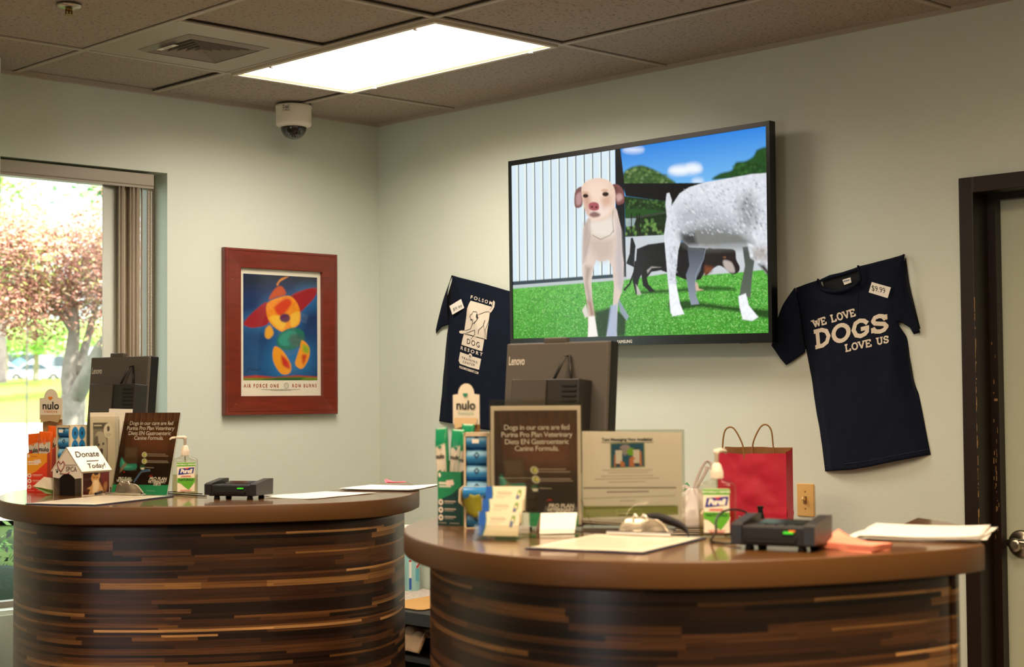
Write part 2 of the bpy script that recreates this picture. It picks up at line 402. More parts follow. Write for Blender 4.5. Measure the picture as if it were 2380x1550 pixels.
# ---- sprinkler head
q = on(160, 12, 2, CE)
t = empty('sprinkler_head', q, 0, 'brass fire sprinkler head with round escutcheon on the ceiling', 'sprinkler')
f = MB(); f.lathe([(.040, .0), (.040, -.004), (.034, -.009), (.016, -.012), (.012, -.012)], n=28); f.build('escutcheon', M_metal, t)
f = MB(); f.lathe([(.010, -.008), (.011, -.014), (.008, -.018), (.006, -.020)], n=16); f.box(-.010, 0, -.022, .003, .005, .016); f.box(.010, 0, -.022, .003, .005, .016); f.lathe([(.003, -.016), (.004, -.030)], n=10)
f.build('sprinkler_body', mat('old_brass', '8a6a35', .4, metal=1), t)
f = MB(); f.lathe([(.015, -.031), (.016, -.0318), (.005, -.029)], n=20); f.build('deflector', mat('old_brass2', '9a7a45', .4, metal=1), t)
# ---- security camera
q = Vector((-.595, -.155, CE))
t = empty('security_camera', q, R(-44), 'white dome security camera on the ceiling above the poster', 'security camera')
f = MB(); f.lathe([(.0765, 0), (.0785, -.004), (.0785, -.012), (.0765, -.016), (.076, -.07), (.0765, -.072), (.0765, -.082), (.074, -.088), (.058, -.095)], n=48); f.build('camera_housing', mat('camera_white', 'eee4d4', .4), t)
f = MB(); pr = [(.056*math.cos(a), -.094-.053*math.sin(a)) for a in np.linspace(0, math.pi/2*.99, 12)]; f.lathe(pr, n=32); f.build('dome_glass', mat('smoked_dome', '1c1a18', .08, coat=.5), t)
f = MB(); f.lathe([(.020, 0), (.022, .003), (.018, .006), (.010, .004)], n=20); o = f.build('lens_ring', mat('lens_ring', '3a3230', .3, metal=.6), t); o.location = (.0, -.050, -.112); o.rotation_euler = (R(70), 0, 0)
f = MB()
for k in range(18):
    a = k/18*2*math.pi
    for rr in (.026, .031):
        x, z = rr*math.cos(a+.1*rr*100), -.115+rr*.75*math.sin(a)
        yy = .0535**2-x*x-(z+.094)**2
        if yy > 0 and z < -.096: f.sphere((x, -math.sqrt(yy)-.0003, z), .0016, seg=6)
f.build('infrared_leds', mat('led_bead', 'cfc0b0', .2), t)
cv = Canvas(60, 50, 'd9cdb8')
cv.poly([(22, 4), (50, 4), (50, 30), (22, 30)], 'a09a92'); cv.poly([(24, 22), (50, 22), (50, 28), (24, 28)], '6f675f', alpha=.7); cv.ell(12, 9, 4, 4, '3a342e'); cv.ell(12, 23, 4, 4, '3a342e')
cv.line([(18, 42), (28, 38), (40, 42), (50, 40)], 3, '3a342e')
a0 = -math.pi/2-.28
o = cv.mesh('sticker', [(-.040, -.0700, -.006), (-.005, -.0795, -.006), (-.005, -.0795, -.036), (-.040, -.0700, -.036)], PAINTED, t)
# ---- window: frame, pane, reveal sill
t = empty('window_1', ((WX0+WX1)/2, .12, WZ0)); tag(t, kind='structure')
M_wf = mat('window_frame', '8a8072', .45)
f = MB(); ww = WX1-WX0
for sx in (-1, 1): f.box(sx*(ww/2-.02), .0, (WZ1-WZ0)/2, .04, .05, WZ1-WZ0)
f.box(0, 0, .02, ww-.08, .05, .04); f.box(0, 0, WZ1-WZ0-.02, ww-.08, .05, .04)
f.build('window_frame', M_wf, t)
f = MB(); f.box(0, 0.0, (WZ1-WZ0)/2, ww-.08, .006, WZ1-WZ0-.08); f.build('pane', clear('window_glass', 'f4fbf7', 1), t)
f = MB(); f.box(0, -.063, .008, ww-.004, .075, .016); f.build('window_sill', mat('sill_paint', 'd8dcd0', .4), t)
t = empty('window_2', (XR-.08, -3.9, .3)); tag(t, kind='structure')
f = MB()
for y in (-.58, 0, .58): f.box(0, y, 1.05, .05, .04, 2.1)
for z in (.02, 2.08): f.box(0, 0, z, .05, 1.2, .04)
f.build('window_frame', M_wf, t)
# ---- vertical blind, drawn to the right side
t = empty('vertical_blind', (WX1-.1, -.0, WZ1), 0, 'beige vertical blind slats stacked at the right side of the window', 'window blind')
M_bl = mat('blind_vinyl', 'b8ab97', .5, noise_amt=.06, nscale=6, stretch=(30, 30, .5))
M_bh = mat('blind_rail', '9c9180', .35)
f = MB(); x1 = .045-.0; f.box((x1-.90)/2, .040, -.034, .90+x1, .06, .050, bev=.004); f.box((x1-.90)/2, .040, -.064, .90+x1, .05, .010)
f.build('head_rail', M_bh, t)
sl = [(-.232, 66, .088), (-.165, 14, .085), (-.150, 8, .085), (-.132, 16, .085), (-.115, 60, .085), (-.085, 12, .085), (-.070, 8, .085), (-.055, 14, .085), (-.040, 8, .085), (-.027, 12, .085)]
sl = [(-.005+(x+.01)*.62, a, w) for x, a, w in sl]+[(-.012, 10, .085), (.004, 14, .085)]
for k, (x, a, w) in enumerate(sl):
    f = MB(); a = R(90-a); L = WZ1-WZ0-.115
    def fn(i, j, x=x, a=a, w=w, L=L):
        c = .006*(1-(2*i-1)**2); dx = (i-.5)*w
        return (x+dx*math.cos(a)-c*math.sin(a), .040+dx*math.sin(a)*.55+c*math.cos(a), -.068-j*L)
    f.grid(fn, 6, 1); o = f.build('slat', mat('blind_vinyl_light', 'cfd2c6', .5) if k == 0 else M_bl, t)
    sd = o.modifiers.new('s', 'SOLIDIFY'); sd.thickness = .0015
for x in (.018, .030):
    f = MB(); f.tube([(x, .01, -.08), (x, .01, -1.55)], .0022, 6)
    for k in range(110): f.sphere((x, .01, -.085-k*.0134), .0036, seg=6)
    f.build('bead_chain', mat('chain_bead', 'c9c0ac', .4), t)
# ---- door: frame, leaf, lever/knob
t = empty('door_1', (0, (DY0+DY1)/2, 0)); tag(t, kind='structure')
hw = (DY0-DY1)/2; f = MB(); fw_ = .052
for s in (-1, 1):
    f.box(.055, s*(hw-fw_/2), DZ/2, .17, fw_, DZ, bev=.003)
f.box(.055, 0, DZ-fw_/2, .17, 2*hw-2*fw_, fw_, bev=.003)
for s in (-1, 1): f.box(.0775, s*(hw-fw_-.014), (DZ-fw_)/2, .035, .028, DZ-fw_)
f.box(.0775, 0, DZ-fw_-.010, .035, 2*hw-2*fw_-.056, .020)
f.build('door_frame', M_brown, t)
f = MB(); rnd = random.Random(5)
for k in range(46):
    z = rnd.uniform(.85, 1.72); yy = hw-fw_+rnd.uniform(-.0012, .001); f.box(-.0302, yy, z, .0006, rnd.uniform(.001, .0022), rnd.uniform(.004, .03))
for k in range(26): f.box(.0598, hw-fw_-.012+rnd.uniform(-.01, .006), rnd.uniform(.95, 1.6), .0004, rnd.uniform(.001, .0025), rnd.uniform(.003, .02))
f.box(.0598, hw-fw_-.018, 1.395, .0004, .012, .008)
f.build('paint_chips', mat('chip_tan', 'a07c4a', .7), t)
f = MB(); f.box(.118, 0, (DZ-fw_)/2, .044, 2*hw-2*fw_-.004, DZ-fw_-.006)
f.build('door_leaf', mat('door_paint', 'c2cab2', .28, coat=.4, noise_amt=.03, nscale=2), t)
kq = on(2362, 1266, 0, .06); ky, kz = kq.y-(DY0+DY1)/2, kq.z
f = MB()
def lx(prof, n=36, mi=0):   # lathe about the x axis pointing to the room
    tm = MB(); tm.lathe(prof, n=n); tm.bm.normal_update()
    rot = Matrix.Translation((.096, ky, kz)) @ Matrix.Rotation(R(-90), 4, 'Y')
    f.add(tm.bm, rot)
lx([(.046, 0), (.046, .004), (.040, .008), (.018, .012), (.014, .03)])
k = f.build('door_knob', M_metal, t)
f = MB(); f.tube([(.060, ky+.002, kz), (.055, ky+.025, kz+.004), (.057, ky-.02, kz+.008), (.058, ky-.09, kz)], [.012, .013, .013, .008], 12); f.build('lever', M_metal, k)
f = MB(); lx([(.014, .03), (.020, .038), (.022, .046), (.020, .052), (.010, .054)]); f.build('spindle_cap', M_metal, k)
# ---- light switch
q = (on(1853, 1121, 0, 0)+on(1894, 1203, 0, 0))/2
t = empty('light_switch', q, R(90), 'ivory toggle light switch plate on wall beside the red bag', 'light switch')
M_iv = mat('ivory_plate', 'd8b06a', .35)
f = MB(); f.box(0, -0, 0, .072, .010, .116, bev=.003); o = f.build('switch_plate', M_iv, t); t.rotation_euler = (0, 0, R(-90))
f = MB(); f.box(0, -.006, 0, .012, .004, .026); o = f.build('toggle_slot', mat('ivory_dark', '7a5a2c', .5), t)
f = MB(); f.box(0, -.012, .004, .008, .018, .010, Matrix.Rotation(R(-25), 3, 'X'), bev=.001); f.build('toggle', M_iv, t)
for z in (.030, -.030):
    f = MB(); f.box(0, -.0052, z, .006, .0025, .006, bev=.0008); f.build('screw', mat('screw', '9a7c45', .4), t)
# ================================================================ COUNTERS
def shape(pix, extra_front=True):
    return [on(u, v, 2, ZC) for u, v in pix]
# plan outlines on the floor plan (x, y): front arc from left horn to right end, then the inner edge back
CR_front = [(-1.93, -2.640), (-2.06, -2.700), (-2.20, -2.800), (-2.33, -2.945), (-2.435, -3.115), (-2.505, -3.29), (-2.535, -3.45), (-2.515, -3.62), (-2.445, -3.765), (-2.33, -3.88), (-2.17, -3.97), (-1.99, -4.035), (-1.83, -4.07), (-1.745, -4.065)]
CR_end = [(-1.705, -4.035), (-1.60, -3.97), (-1.42, -3.845), (-1.30, -3.72), (-1.225, -3.59)]
CR_back = [(-1.39, -3.655), (-1.60, -3.755), (-1.80, -3.815), (-1.90, -3.79), (-1.955, -3.66), (-1.98, -3.48), (-2.07, -3.30), (-2.05, -3.08), (-1.93, -2.86), (-1.86, -2.74)]
CL_pix = [(62, 1137), (27, 1142), (4, 1149), (-7, 1156), (0, 1163), (25, 1169), (70, 1174), (150, 1177.5), (260, 1178), (400, 1177), (560, 1174), (700, 1170), (820, 1165), (900, 1159), (950, 1151), (974, 1142)]
CL_end = [(975, 1137), (965, 1127), (950, 1120), (933, 1117)]
CL_back = [(850, 1128), (779, 1139), (700, 1147), (630, 1150), (500, 1149), (380, 1146), (250, 1141), (140, 1137)]
def plan(pix): return [tuple(on(u, v, 2, ZC).xy) for u, v in pix]
def inset(pts, d):
    n = len(pts); out = []
    for i in range(n):
        a, b, c = Vector(pts[i-1]), Vector(pts[i]), Vector(pts[(i+1) % n])
        t = ((b-a).normalized()+(c-b).normalized()).normalized(); nn = Vector((-t.y, t.x))
        out.append(b+nn*d)
    return out
STRIP = None
def strips(seed=11):
    """laminate print: rows of long thin staves, the same print on both counters"""
    rnd = random.Random(seed); rows = []; z = 0
    tones = [('180c07', 8), ('26150c', 8), ('382011', 7), ('503119', 7), ('694422', 5.5), ('886034', 3.6), ('b88a55', 2.2)]
    while z < 1.12:
        h = rnd.choice((.006, .007, .008, .010, .011, .013, .015, .018)); s = -rnd.uniform(0, .4); segs = []
        bright = rnd.random()
        while s < 2.6:
            L = rnd.uniform(.14, .62)
            tw = [w*(1.7 if (bright > .62 and i > 3) else (.55 if i > 3 else 1)) for i, (_, w) in enumerate(tones)]
            if h > .0125: tw[6] = .2; tw[5] *= .5
            k = rnd.choices(range(7), tw)[0]; segs.append((s, s+L, tones[k][0])); s += L
        rows.append((z, z+h, segs)); z += h
    return rows
ROWS = strips()
def wood_mat():
    m = bpy.data.materials.new('striped_laminate'); m.use_nodes = True; nt = m.node_tree; b = nt.nodes['Principled BSDF']
    a = nt.nodes.new('ShaderNodeAttribute'); a.attribute_name = 'Col'
    uv = nt.nodes.new('ShaderNodeUVMap'); mp = nt.nodes.new('ShaderNodeMapping'); mp.inputs['Scale'].default_value = (4, 260, 1); nt.links.new(uv.outputs[0], mp.inputs[0])
    n = nt.nodes.new('ShaderNodeTexNoise'); n.inputs['Scale'].default_value = 1; n.inputs['Detail'].default_value = 4; n.inputs['Distortion'].default_value = .6; nt.links.new(mp.outputs[0], n.inputs['Vector'])
    mr = nt.nodes.new('ShaderNodeMapRange'); mr.inputs['From Min'].default_value = .32; mr.inputs['From Max'].default_value = .66; mr.inputs['To Min'].default_value = .48; mr.inputs['To Max'].default_value = 1.35
    nt.links.new(n.outputs['Fac'], mr.inputs['Value']); s = nt.nodes.new('ShaderNodeVectorMath'); s.operation = 'SCALE'
    nt.links.new(a.outputs['Color'], s.inputs[0]); nt.links.new(mr.outputs[0], s.inputs['Scale']); nt.links.new(s.outputs[0], b.inputs['Base Color'])
    b.inputs['Roughness'].default_value = .34; b.inputs['Specular IOR Level'].default_value = .45
    return m
M_wood = wood_mat()
M_top = mat('counter_top_laminate', '6c461c', .35, noise_amt=.03, nscale=300, spec=.5, coat=.8)
M_edge = mat('counter_edge_laminate', '5a3b1a', .42, noise_amt=.03, nscale=300, spec=.4)
def counter(name, front, end, back, label, k0=2, k1=0, ins=.05):
    def s2(p, n=6): return [Vector((q.x, q.y)) for q in spline([(x, y, 0) for x, y in p], n)]
    fr = s2(front); en = s2(end, 4); bk = s2(back)
    out = [tuple(p) for p in fr+en+bk]
    c = sum((Vector(p) for p in out), Vector((0, 0)))/len(out)
    t = empty(name, (c.x, c.y, 0), 0, label, 'reception counter', 'curved reception counters')
    loc = [(p[0]-c.x, p[1]-c.y) for p in out]
    th = .052; m = MB(); r = .0035
    rings = []
    sgn = 1
    area = sum(loc[i-1][0]*loc[i][1]-loc[i][0]*loc[i-1][1] for i in range(len(loc)))
    sgn = 1 if area > 0 else -1
    for d, z in ((r, ZC), (r*.3, ZC-r*.3), (0, ZC-r), (0, ZC-th+r), (r*.3, ZC-th+r*.3), (r, ZC-th)):
        rings.append([m.bm.verts.new((p.x, p.y, z)) for p in inset(loc, d*sgn)])
    m._f(rings[0]); m._f(rings[-1][::-1]); n = len(loc); m.mi = 1
    for a, b in zip(rings, rings[1:]):
        for i in range(n): m._f([a[i], a[(i+1) % n], b[(i+1) % n], b[i]], True)
    m.build('counter_top', [M_top, M_edge], t)
    # base panel follows the front arc, set back under the top
    lf = [(p.x-c.x, p.y-c.y) for p in fr]
    path = inset(loc, ins*sgn)[k0:len(lf)+k1]
    path = [Vector((p.x, p.y)) for p in path]
    # resample to even steps
    L = [0]
    for a, b in zip(path, path[1:]): L.append(L[-1]+(b-a).length)
    tot = L[-1]
    def pt(s):
        s = max(0, min(tot, s))
        for i in range(len(path)-1):
            if s <= L[i+1] or i == len(path)-2: return path[i].lerp(path[i+1], (s-L[i])/(L[i+1]-L[i]))
    bm = bmesh.new(); col = bm.loops.layers.float_color.new('Col'); uvl = bm.loops.layers.uv.new('UVMap')
    ztop = ZC-th+.001; NG = 300; grid = [tot*i/NG for i in range(NG+1)]
    for z0, z1, segs in ROWS:
        z1 = min(z1, ztop-.0); 
        if z0 >= ztop: break
        cuts = grid; segs = [(round(a_/tot*NG)*tot/NG-1e-6, round(b_/tot*NG)*tot/NG-1e-6, q_) for a_, b_, q_ in segs]
        vb = []; 
        for s in cuts:
            p = pt(s); vb.append((bm.verts.new((p.x, p.y, ztop-z1)), bm.verts.new((p.x, p.y, ztop-z0))))
        for k in range(len(cuts)-1):
            mid = (cuts[k]+cuts[k+1])/2; cc = next((q for a, b, q in segs if a <= mid < b), '1f1008')
            f = bm.faces.new((vb[k][0], vb[k+1][0], vb[k+1][1], vb[k][1])); f.smooth = True
            lc = (*lin(cc), 1)
            for lp, (s, z) in zip(f.loops, ((cuts[k], z1), (cuts[k+1], z1), (cuts[k+1], z0), (cuts[k], z0))):
                lp[col] = lc; lp[uvl].uv = (s, z+(hash_(cc, k*0+int(mid/.31)))*3.1)
    bmesh.ops.remove_doubles(bm, verts=bm.verts[:], dist=.00005)
    me = bpy.data.meshes.new('front_panel'); bm.to_mesh(me); bm.free(); me.materials.append(M_wood)
    o = bpy.data.objects.new('front_panel', me); COL.objects.link(o); o.parent = t
    sd = o.modifiers.new('s', 'SOLIDIFY'); sd.thickness = .02; sd.offset = -1 if sgn > 0 else 1
    return t
def hash_(a, b): return (sum(map(ord, a))*31+b*17) % 13/13
counter('reception_counter', CR_front, CR_end, CR_back, 'curved striped-wood reception counter in front, on the right side beside the door', 2, 8, .060)
counter('reception_counter', plan(CL_pix), plan(CL_end), plan(CL_back), 'curved striped-wood reception counter farther back, in front of the window', 0, 10)
# ================================================================ FRAMED POSTER
def wallA(u, v, y=0): return on(u, v, 1, y)
def wallB(u, v, x=0): return on(u, v, 0, x)
fx0, fx1, fz0, fz1 = -.861, -.2615, 1.3445, 2.0615
fcx, fcz, fw2, fh = (fx0+fx1)/2, (fz0+fz1)/2, fx1-fx0, fz1-fz0
t = empty('framed_poster', (fcx, 0, fcz), 0, 'colourful blue and orange poster in a reddish-brown wooden frame on the left wall', 'framed poster')
M_fr = mat('mahogany', '6e2410', .32, noise_amt=.18, nscale=9, stretch=(1, 1, 6), coat=.2)
f = MB(); b = .083; D0 = .030
def ring(a, za, bb, zb):           # frame moulding ring between two rectangles
    for q in range(4):
        P = [(-1, -1), (1, -1), (1, 1), (-1, 1)]; p, r_ = P[q], P[(q+1) % 4]
        f.quad((p[0]*(fw2/2-a), -za, p[1]*(fh/2-a)), (r_[0]*(fw2/2-a), -za, r_[1]*(fh/2-a)), (r_[0]*(fw2/2-bb), -zb, r_[1]*(fh/2-bb)), (p[0]*(fw2/2-bb), -zb, p[1]*(fh/2-bb)))
for a, za, bb, zb in ((0, .001, 0, .026), (0, .026, .003, .030), (.003, .030, .010, .030), (.010, .030, .012, .0275), (.012, .0275, .016, .0275), (.016, .0275, .018, .029), (.018, .029, b-.006, .024), (b-.006, .024, b-.003, .0255), (b-.003, .0255, b, .024), (b, .024, b, .008)): ring(a, za, bb, zb)
f.build('frame', M_fr, t, norm=False)
f = MB(); f.box(-fw2/2+.035, -.0278, fh/2-.135, .004, .0006, .003); f.box(-fw2/2+.052, -.0262, -fh/2+.050, .003, .0006, .004); f.box(-fw2/2+.054, -.0264, -fh/2+.042, .003, .0006, .003)
f.build('scratches', mat('chip_tan'), t)['kind'] = 'stuff'
iw, ih = fw2/2-b+.001, fh/2-b+.001
# stand-in artwork: soft abstract shapes in the poster's own colours (crop pixel frame 1107x1550)
cv = Canvas(150, 222, '0c2f6a', src=[(223, 256), (876, 287), (876, 1225), (218, 1235)])
cv.poly([(200, 240), (890, 240), (890, 420), (560, 330), (200, 420)], '141b30', 14, alpha=.85)
cv.poly([(200, 800), (500, 950), (890, 850), (890, 1300), (200, 1300)], '1560a0', 40, alpha=.7, nz=.05)
for (cx, cy, rx, ry) in ((560, 640, 190, 190), (330, 700, 130, 80), (790, 480, 120, 120), (560, 1030, 120, 190), (740, 1020, 100, 140)): cv.ell(cx, cy, rx, ry, '2a86d0', 14, .5)
cv.poly([(230, 700), (330, 590), (440, 520), (450, 700), (330, 750), (250, 740)], 'a01226', 1.5, True)
cv.poly([(640, 460), (760, 400), (870, 385), (850, 470), (770, 560), (720, 600), (690, 520)], 'a01226', 1.5, True)
cv.poly([(430, 540), (520, 480), (640, 460), (715, 560), (720, 700), (640, 760), (560, 785), (450, 690)], 'f0941c', 1.5, True, nz=.08)
cv.poly([(500, 560), (600, 480), (650, 520), (600, 600), (540, 640)], 'd8401a', 3, True)
cv.poly([(460, 650), (540, 640), (600, 700), (560, 770), (480, 710)], 'f6c23a', 3, True)
cv.poly([(640, 640), (710, 600), (710, 700), (650, 740)], 'f6c23a', 3, True)
cv.ell(590, 660, 46, 40, '5a1d52', 2)
cv.ell(640, 850, 130, 95, '0f7468', 1.5, ang=-.5); cv.ell(620, 845, 90, 62, '15988a', 2, ang=-.5); cv.ell(690, 860, 70, 60, '3c6a66', 4)
cv.poly([(500, 920), (570, 960), (640, 1080), (630, 1160), (560, 1170), (500, 1090), (480, 1000)], 'f0a020', 1.5, True); cv.poly([(560, 1000), (620, 1060), (630, 1120), (570, 1090)], 'c8281c', 3, True)
cv.poly([(740, 860), (800, 920), (800, 1020), (740, 1120), (680, 1080), (700, 990), (720, 930)], 'f0a020', 1.5, True); cv.poly([(750, 900), (800, 930), (790, 980), (750, 960)], '8fae2a', 3, True); cv.poly([(740, 1000), (780, 1000), (750, 1080)], 'c8381c', 3, True)
cv.poly([(450, 490), (500, 400), (560, 370), (600, 440), (520, 470)], 'c8501e', 2, True); cv.poly([(520, 350), (560, 300), (620, 285), (550, 330), (530, 365)], 'e8923a', 1.5, True)
cv.poly([(420, 760), (460, 730), (490, 800), (450, 850), (415, 830)], 'e8a830', 2, True)
cv.poly([(215, 1200), (330, 1185), (500, 1200), (700, 1180), (880, 1190), (880, 1245), (215, 1245)], 'b83030', 1.5); cv.poly([(215, 1215), (330, 1210), (500, 1210), (700, 1195), (880, 1200), (880, 1245), (215, 1245)], '6a8a20', 2); cv.poly([(390, 1225), (520, 1205), (760, 1200), (700, 1245)], '1e5a2a', 3)
cv.line([(250, 1160), (270, 1120), (290, 1130), (310, 1140), (330, 1130), (345, 1142), (372, 1125)], 1.2, '0a1428')
f = MB(); f.box(0, -.008, 0, 2*iw, .004, 2*ih); f.build('print_margin', M_paper, t)
px = lambda fx, fz: (-iw+2*iw*fx, -.0108, ih-2*ih*fz)
cv.mesh('poster_print', [px(.048, .045), px(.955, .045), px(.955, .875), px(.048, .875)], PAINTED, t)
M_rust = mat('rust_ink', 'b0553a', .6)
text('title_lettering', 'AIR FORCE ONE', .0215, M_rust, t, (-iw+2*iw*.262, -.0112, ih-2*ih*.920), bold=.0006, space=1.55, sx=.80)
text('artist_lettering', 'RON BURNS', .0215, M_rust, t, (-iw+2*iw*.790, -.0112, ih-2*ih*.920), bold=.0006, space=1.55, sx=.80)
f = MB(); 
for k in range(24):
    a = k/24*2*math.pi; f.box(-iw+2*iw*.565+.012*math.cos(a), -.0111, ih-2*ih*.918+.012*math.sin(a), .0022, .0005, .0022)
for k in range(12):
    a = k/12*2*math.pi; f.box(-iw+2*iw*.565+.006*math.cos(a), -.0111, ih-2*ih*.918+.006*math.sin(a), .0018, .0005, .0018)
f.build('round_seal', M_grey, t)
f = MB(); f.box(0, -.0111, ih-2*ih*.948, .21, .0004, .0012); f.box(0, -.0111, ih-2*ih*.955, .11, .0004, .0012); f.build('fine_print', M_grey, t)
f = MB(); f.box(0, -.015, 0, 2*iw, .002, 2*ih); f.build('glass', clear('picture_glass', 'fbfbf8', .55), t)
# ================================================================ TELEVISION
XT = -.115
q4 = [wallB(1181, 375, XT), wallB(1788, 280, XT), wallB(1795, 796, XT), wallB(1186, 806, XT)]
ty0 = (q4[0].y+q4[3].y)/2; ty1 = (q4[1].y+q4[2].y)/2; tz1 = (q4[0].z+q4[1].z)/2; tz0 = (q4[2].z+q4[3].z)/2
tw, th = ty0-ty1, tz1-tz0
t = empty('television', (0, (ty0+ty1)/2, (tz0+tz1)/2), R(-90), 'large black flat-screen television showing dogs on grass, mounted on the right wall', 'television')
# local frame: x to the viewer's right, y into the wall, z up
tv = empty('hold', (0, 0, 0)); bpy.data.objects.remove(tv)
q4l = [Vector((-(p.y-(ty0+ty1)/2), 0, p.z-(tz0+tz1)/2)) for p in q4]
def tq(a, b): # bilinear on the measured outline (panel hangs slightly skewed on its tilting arm)
    return (q4l[0]*(1-a)+q4l[1]*a)*(1-b)+(q4l[3]*(1-a)+q4l[2]*a)*b
f = MB(); X = XT
out = [tq(0, 0), tq(1, 0), tq(1, 1), tq(0, 1)]; bz = .016
ins = [tq(bz/tw, bz/th*1.3), tq(1-bz/tw, bz/th*1.1), tq(1-bz/tw, 1-.034/th), tq(bz/tw, 1-.034/th)]
y0 = X
for k in range(4):
    a, b_, c_, d_ = out[k], out[(k+1) % 4], ins[(k+1) % 4], ins[k]
    V = lambda p, y: (p.x, y, p.z)
    f.quad(V(a, y0), V(b_, y0), V(c_, y0), V(d_, y0)); f.quad(V(a, y0), V(b_, y0), V(b_, y0+.034), V(a, y0+.034)); f.quad(V(d_, y0), V(c_, y0), V(c_, y0+.007), V(d_, y0+.007))
f.quad(*[V(p, y0+.034) for p in out])
f.build('bezel', mat('tv_bezel', '080808', .25), t)
f = MB(); f.box(0, X+.052, -.03, tw*.72, .04, th*.66, bev=.01); f.build('back_cover', M_blackm, t)
f = MB(); f.box(0, (X+.07-.003)/2, 0, .40, abs(X+.07)-.006, .34, bev=.003); f.build('wall_mount', M_blackm, t)
f = MB(); f.box(tw/2-.13, X+.012, -th/2-.006, .035, .02, .008, bev=.002); f.build('sensor', M_black, t)
o = text('brand_lettering', 'SAMSUNG', .017, mat('silver_ink', 'c8c4bc', .4), t, (-.031, X-.0004, -th/2+.013), bold=.0005)
S = [(88, 342), (1697, 92), (1712, 1440), (90, 1478)]
cv = Canvas(470, 280, '4aa3ea', src=S)
P = lambda pts, c, so=.7, sm=False, **k: cv.poly(pts, c, so, sm, **k)
P([(700, 80), (1720, 40), (1720, 480), (700, 480)], '1e7fdc', 2, col2='7cc0f0')
for cx, cy, rx, ry in ((1180, 375, 100, 28), (1130, 385, 55, 22), (1230, 360, 45, 24), (850, 245, 60, 16), (1255, 450, 30, 14)): cv.ell(cx, cy, rx, ry, 'f2f6fa', 5, .8)
# trees beyond the fence
P([(780, 470), (785, 400), (830, 360), (900, 345), (960, 365), (1010, 390), (1060, 420), (1100, 470)], '3c5c2c', 2, True, nz=.25)
for k in range(60):
    x = 800+cv.rng.rand()*280; y = 365+cv.rng.rand()*100; cv.ell(x, y, 9, 7, ['5f8040', '27401c', '86a068'][k % 3], 1.5, .6) if y > 350+abs(x-900)*.35 else None
P([(1350, 440), (1400, 400), (1470, 380), (1500, 330), (1560, 320), (1610, 290), (1640, 245), (1720, 240), (1720, 400), (1500, 430)], '1f4a1e', 2, True, nz=.2)
for k in range(40): cv.ell(1480+cv.rng.rand()*220, 340+cv.rng.rand()*70, 9, 8, ['3c6e30', '12300f'][k % 2], 1.5, .5)
# dark shelter and what is seen under it
P([(780, 462), (1300, 462), (1300, 560), (1110, 590), (800, 545)], '05080c')
P([(790, 545), (1110, 585), (1110, 700), (795, 700)], '1c3a16', nz=.3)
for k in range(46): cv.ell(810+cv.rng.rand()*250, 570+cv.rng.rand()*60, 8, 7, ['4f7a3a', '0f2208'][k % 2], 1.3, .6)
P([(795, 625), (960, 635), (1060, 645), (1060, 690), (795, 690)], '1f4d1c')
P([(795, 690), (1060, 645), (1060, 655), (795, 702)], '3a3c38')
P([(795, 702), (1060, 660), (1060, 810), (795, 812)], '14280f', nz=.3)
for k in range(60): cv.ell(800+cv.rng.rand()*260, 700+cv.rng.rand()*100, 8, 10, ['5f9a40', '0f2208', '8cb860'][k % 3], 1.3, .55)
P([(795, 690), (865, 690), (850, 740), (800, 745)], 'bcd0d8', alpha=.55)
for x in (835, 870, 885): cv.line([(x, 660), (x, 880)], 2.0, '0c120c')
P([(795, 812), (1060, 798), (1060, 900), (795, 900)], 'c4ccd2'); P([(1300, 870), (1560, 870), (1720, 960), (1720, 1040), (1300, 1060)], 'c9cdd0')
P([(1480, 900), (1540, 880), (1540, 960), (1480, 960)], '8c98a6')
P([(790, 860), (1730, 830), (1730, 1070), (790, 1100)], 'c6ccd0')
# white slatted wall
P([(60, 300), (735, 180), (735, 1110), (60, 1160)], 'd5e6f0')
for k in range(13):
    x = 132+k*49.7+k*k*.18; P([(x-4-10, 300), (x-4, 300), (x-4, 1110), (x-14, 1110)], 'eef3e0', 1, alpha=.6); cv.line([(x, 200), (x, 1110-k*3)], 1.5, '10181c')
P([(735, 180), (762, 180), (790, 440), (800, 1095), (738, 1090)], '070d14')
P([(60, 1103), (790, 1050), (790, 1075), (60, 1130)], '2c3e48'); P([(60, 1128), (800, 1072), (800, 1095), (60, 1152)], 'b9c2c4')
# grass
P([(60, 1150), (800, 1090), (1060, 1050), (1100, 1060), (1300, 1060), (1560, 1040), (1730, 1020), (1730, 1500), (60, 1500)], '5cb043', 1, col2='44982e', nz=.14)
for k in range(6500):
    x = 80+cv.rng.rand()*1640; y = 1060+cv.rng.rand()*420
    if y > 1160-(x-60)*.075 or x > 1100: 
        cv_ = cv.T([(x, y)])[0]; i, j = int(cv_[1]), int(cv_[0])
        if 1 < i < cv.h-2 and 1 < j < cv.w-3:
            c = np.array(lin(['86cc66', '2c7424', '98d478', '3c8c30'][k % 4])); cv.a[i, j:j+2] = c*.7+cv.a[i, j:j+2]*.3; cv.a[i+1, j] = c*.4+cv.a[i+1, j]*.6
P([(600, 1300), (700, 1270), (800, 1330), (790, 1460), (610, 1470)], '10280e', 2.5, alpha=.92)
P([(1060, 1240), (1180, 1225), (1420, 1260), (1730, 1290), (1730, 1350), (1500, 1300), (1260, 1270), (1080, 1300)], '12330f', 2.5, alpha=.9)
P([(860, 1165), (1100, 1150), (1300, 1130), (1480, 1140), (1500, 1160), (1280, 1165), (900, 1185)], '1a4416', 2, alpha=.85)
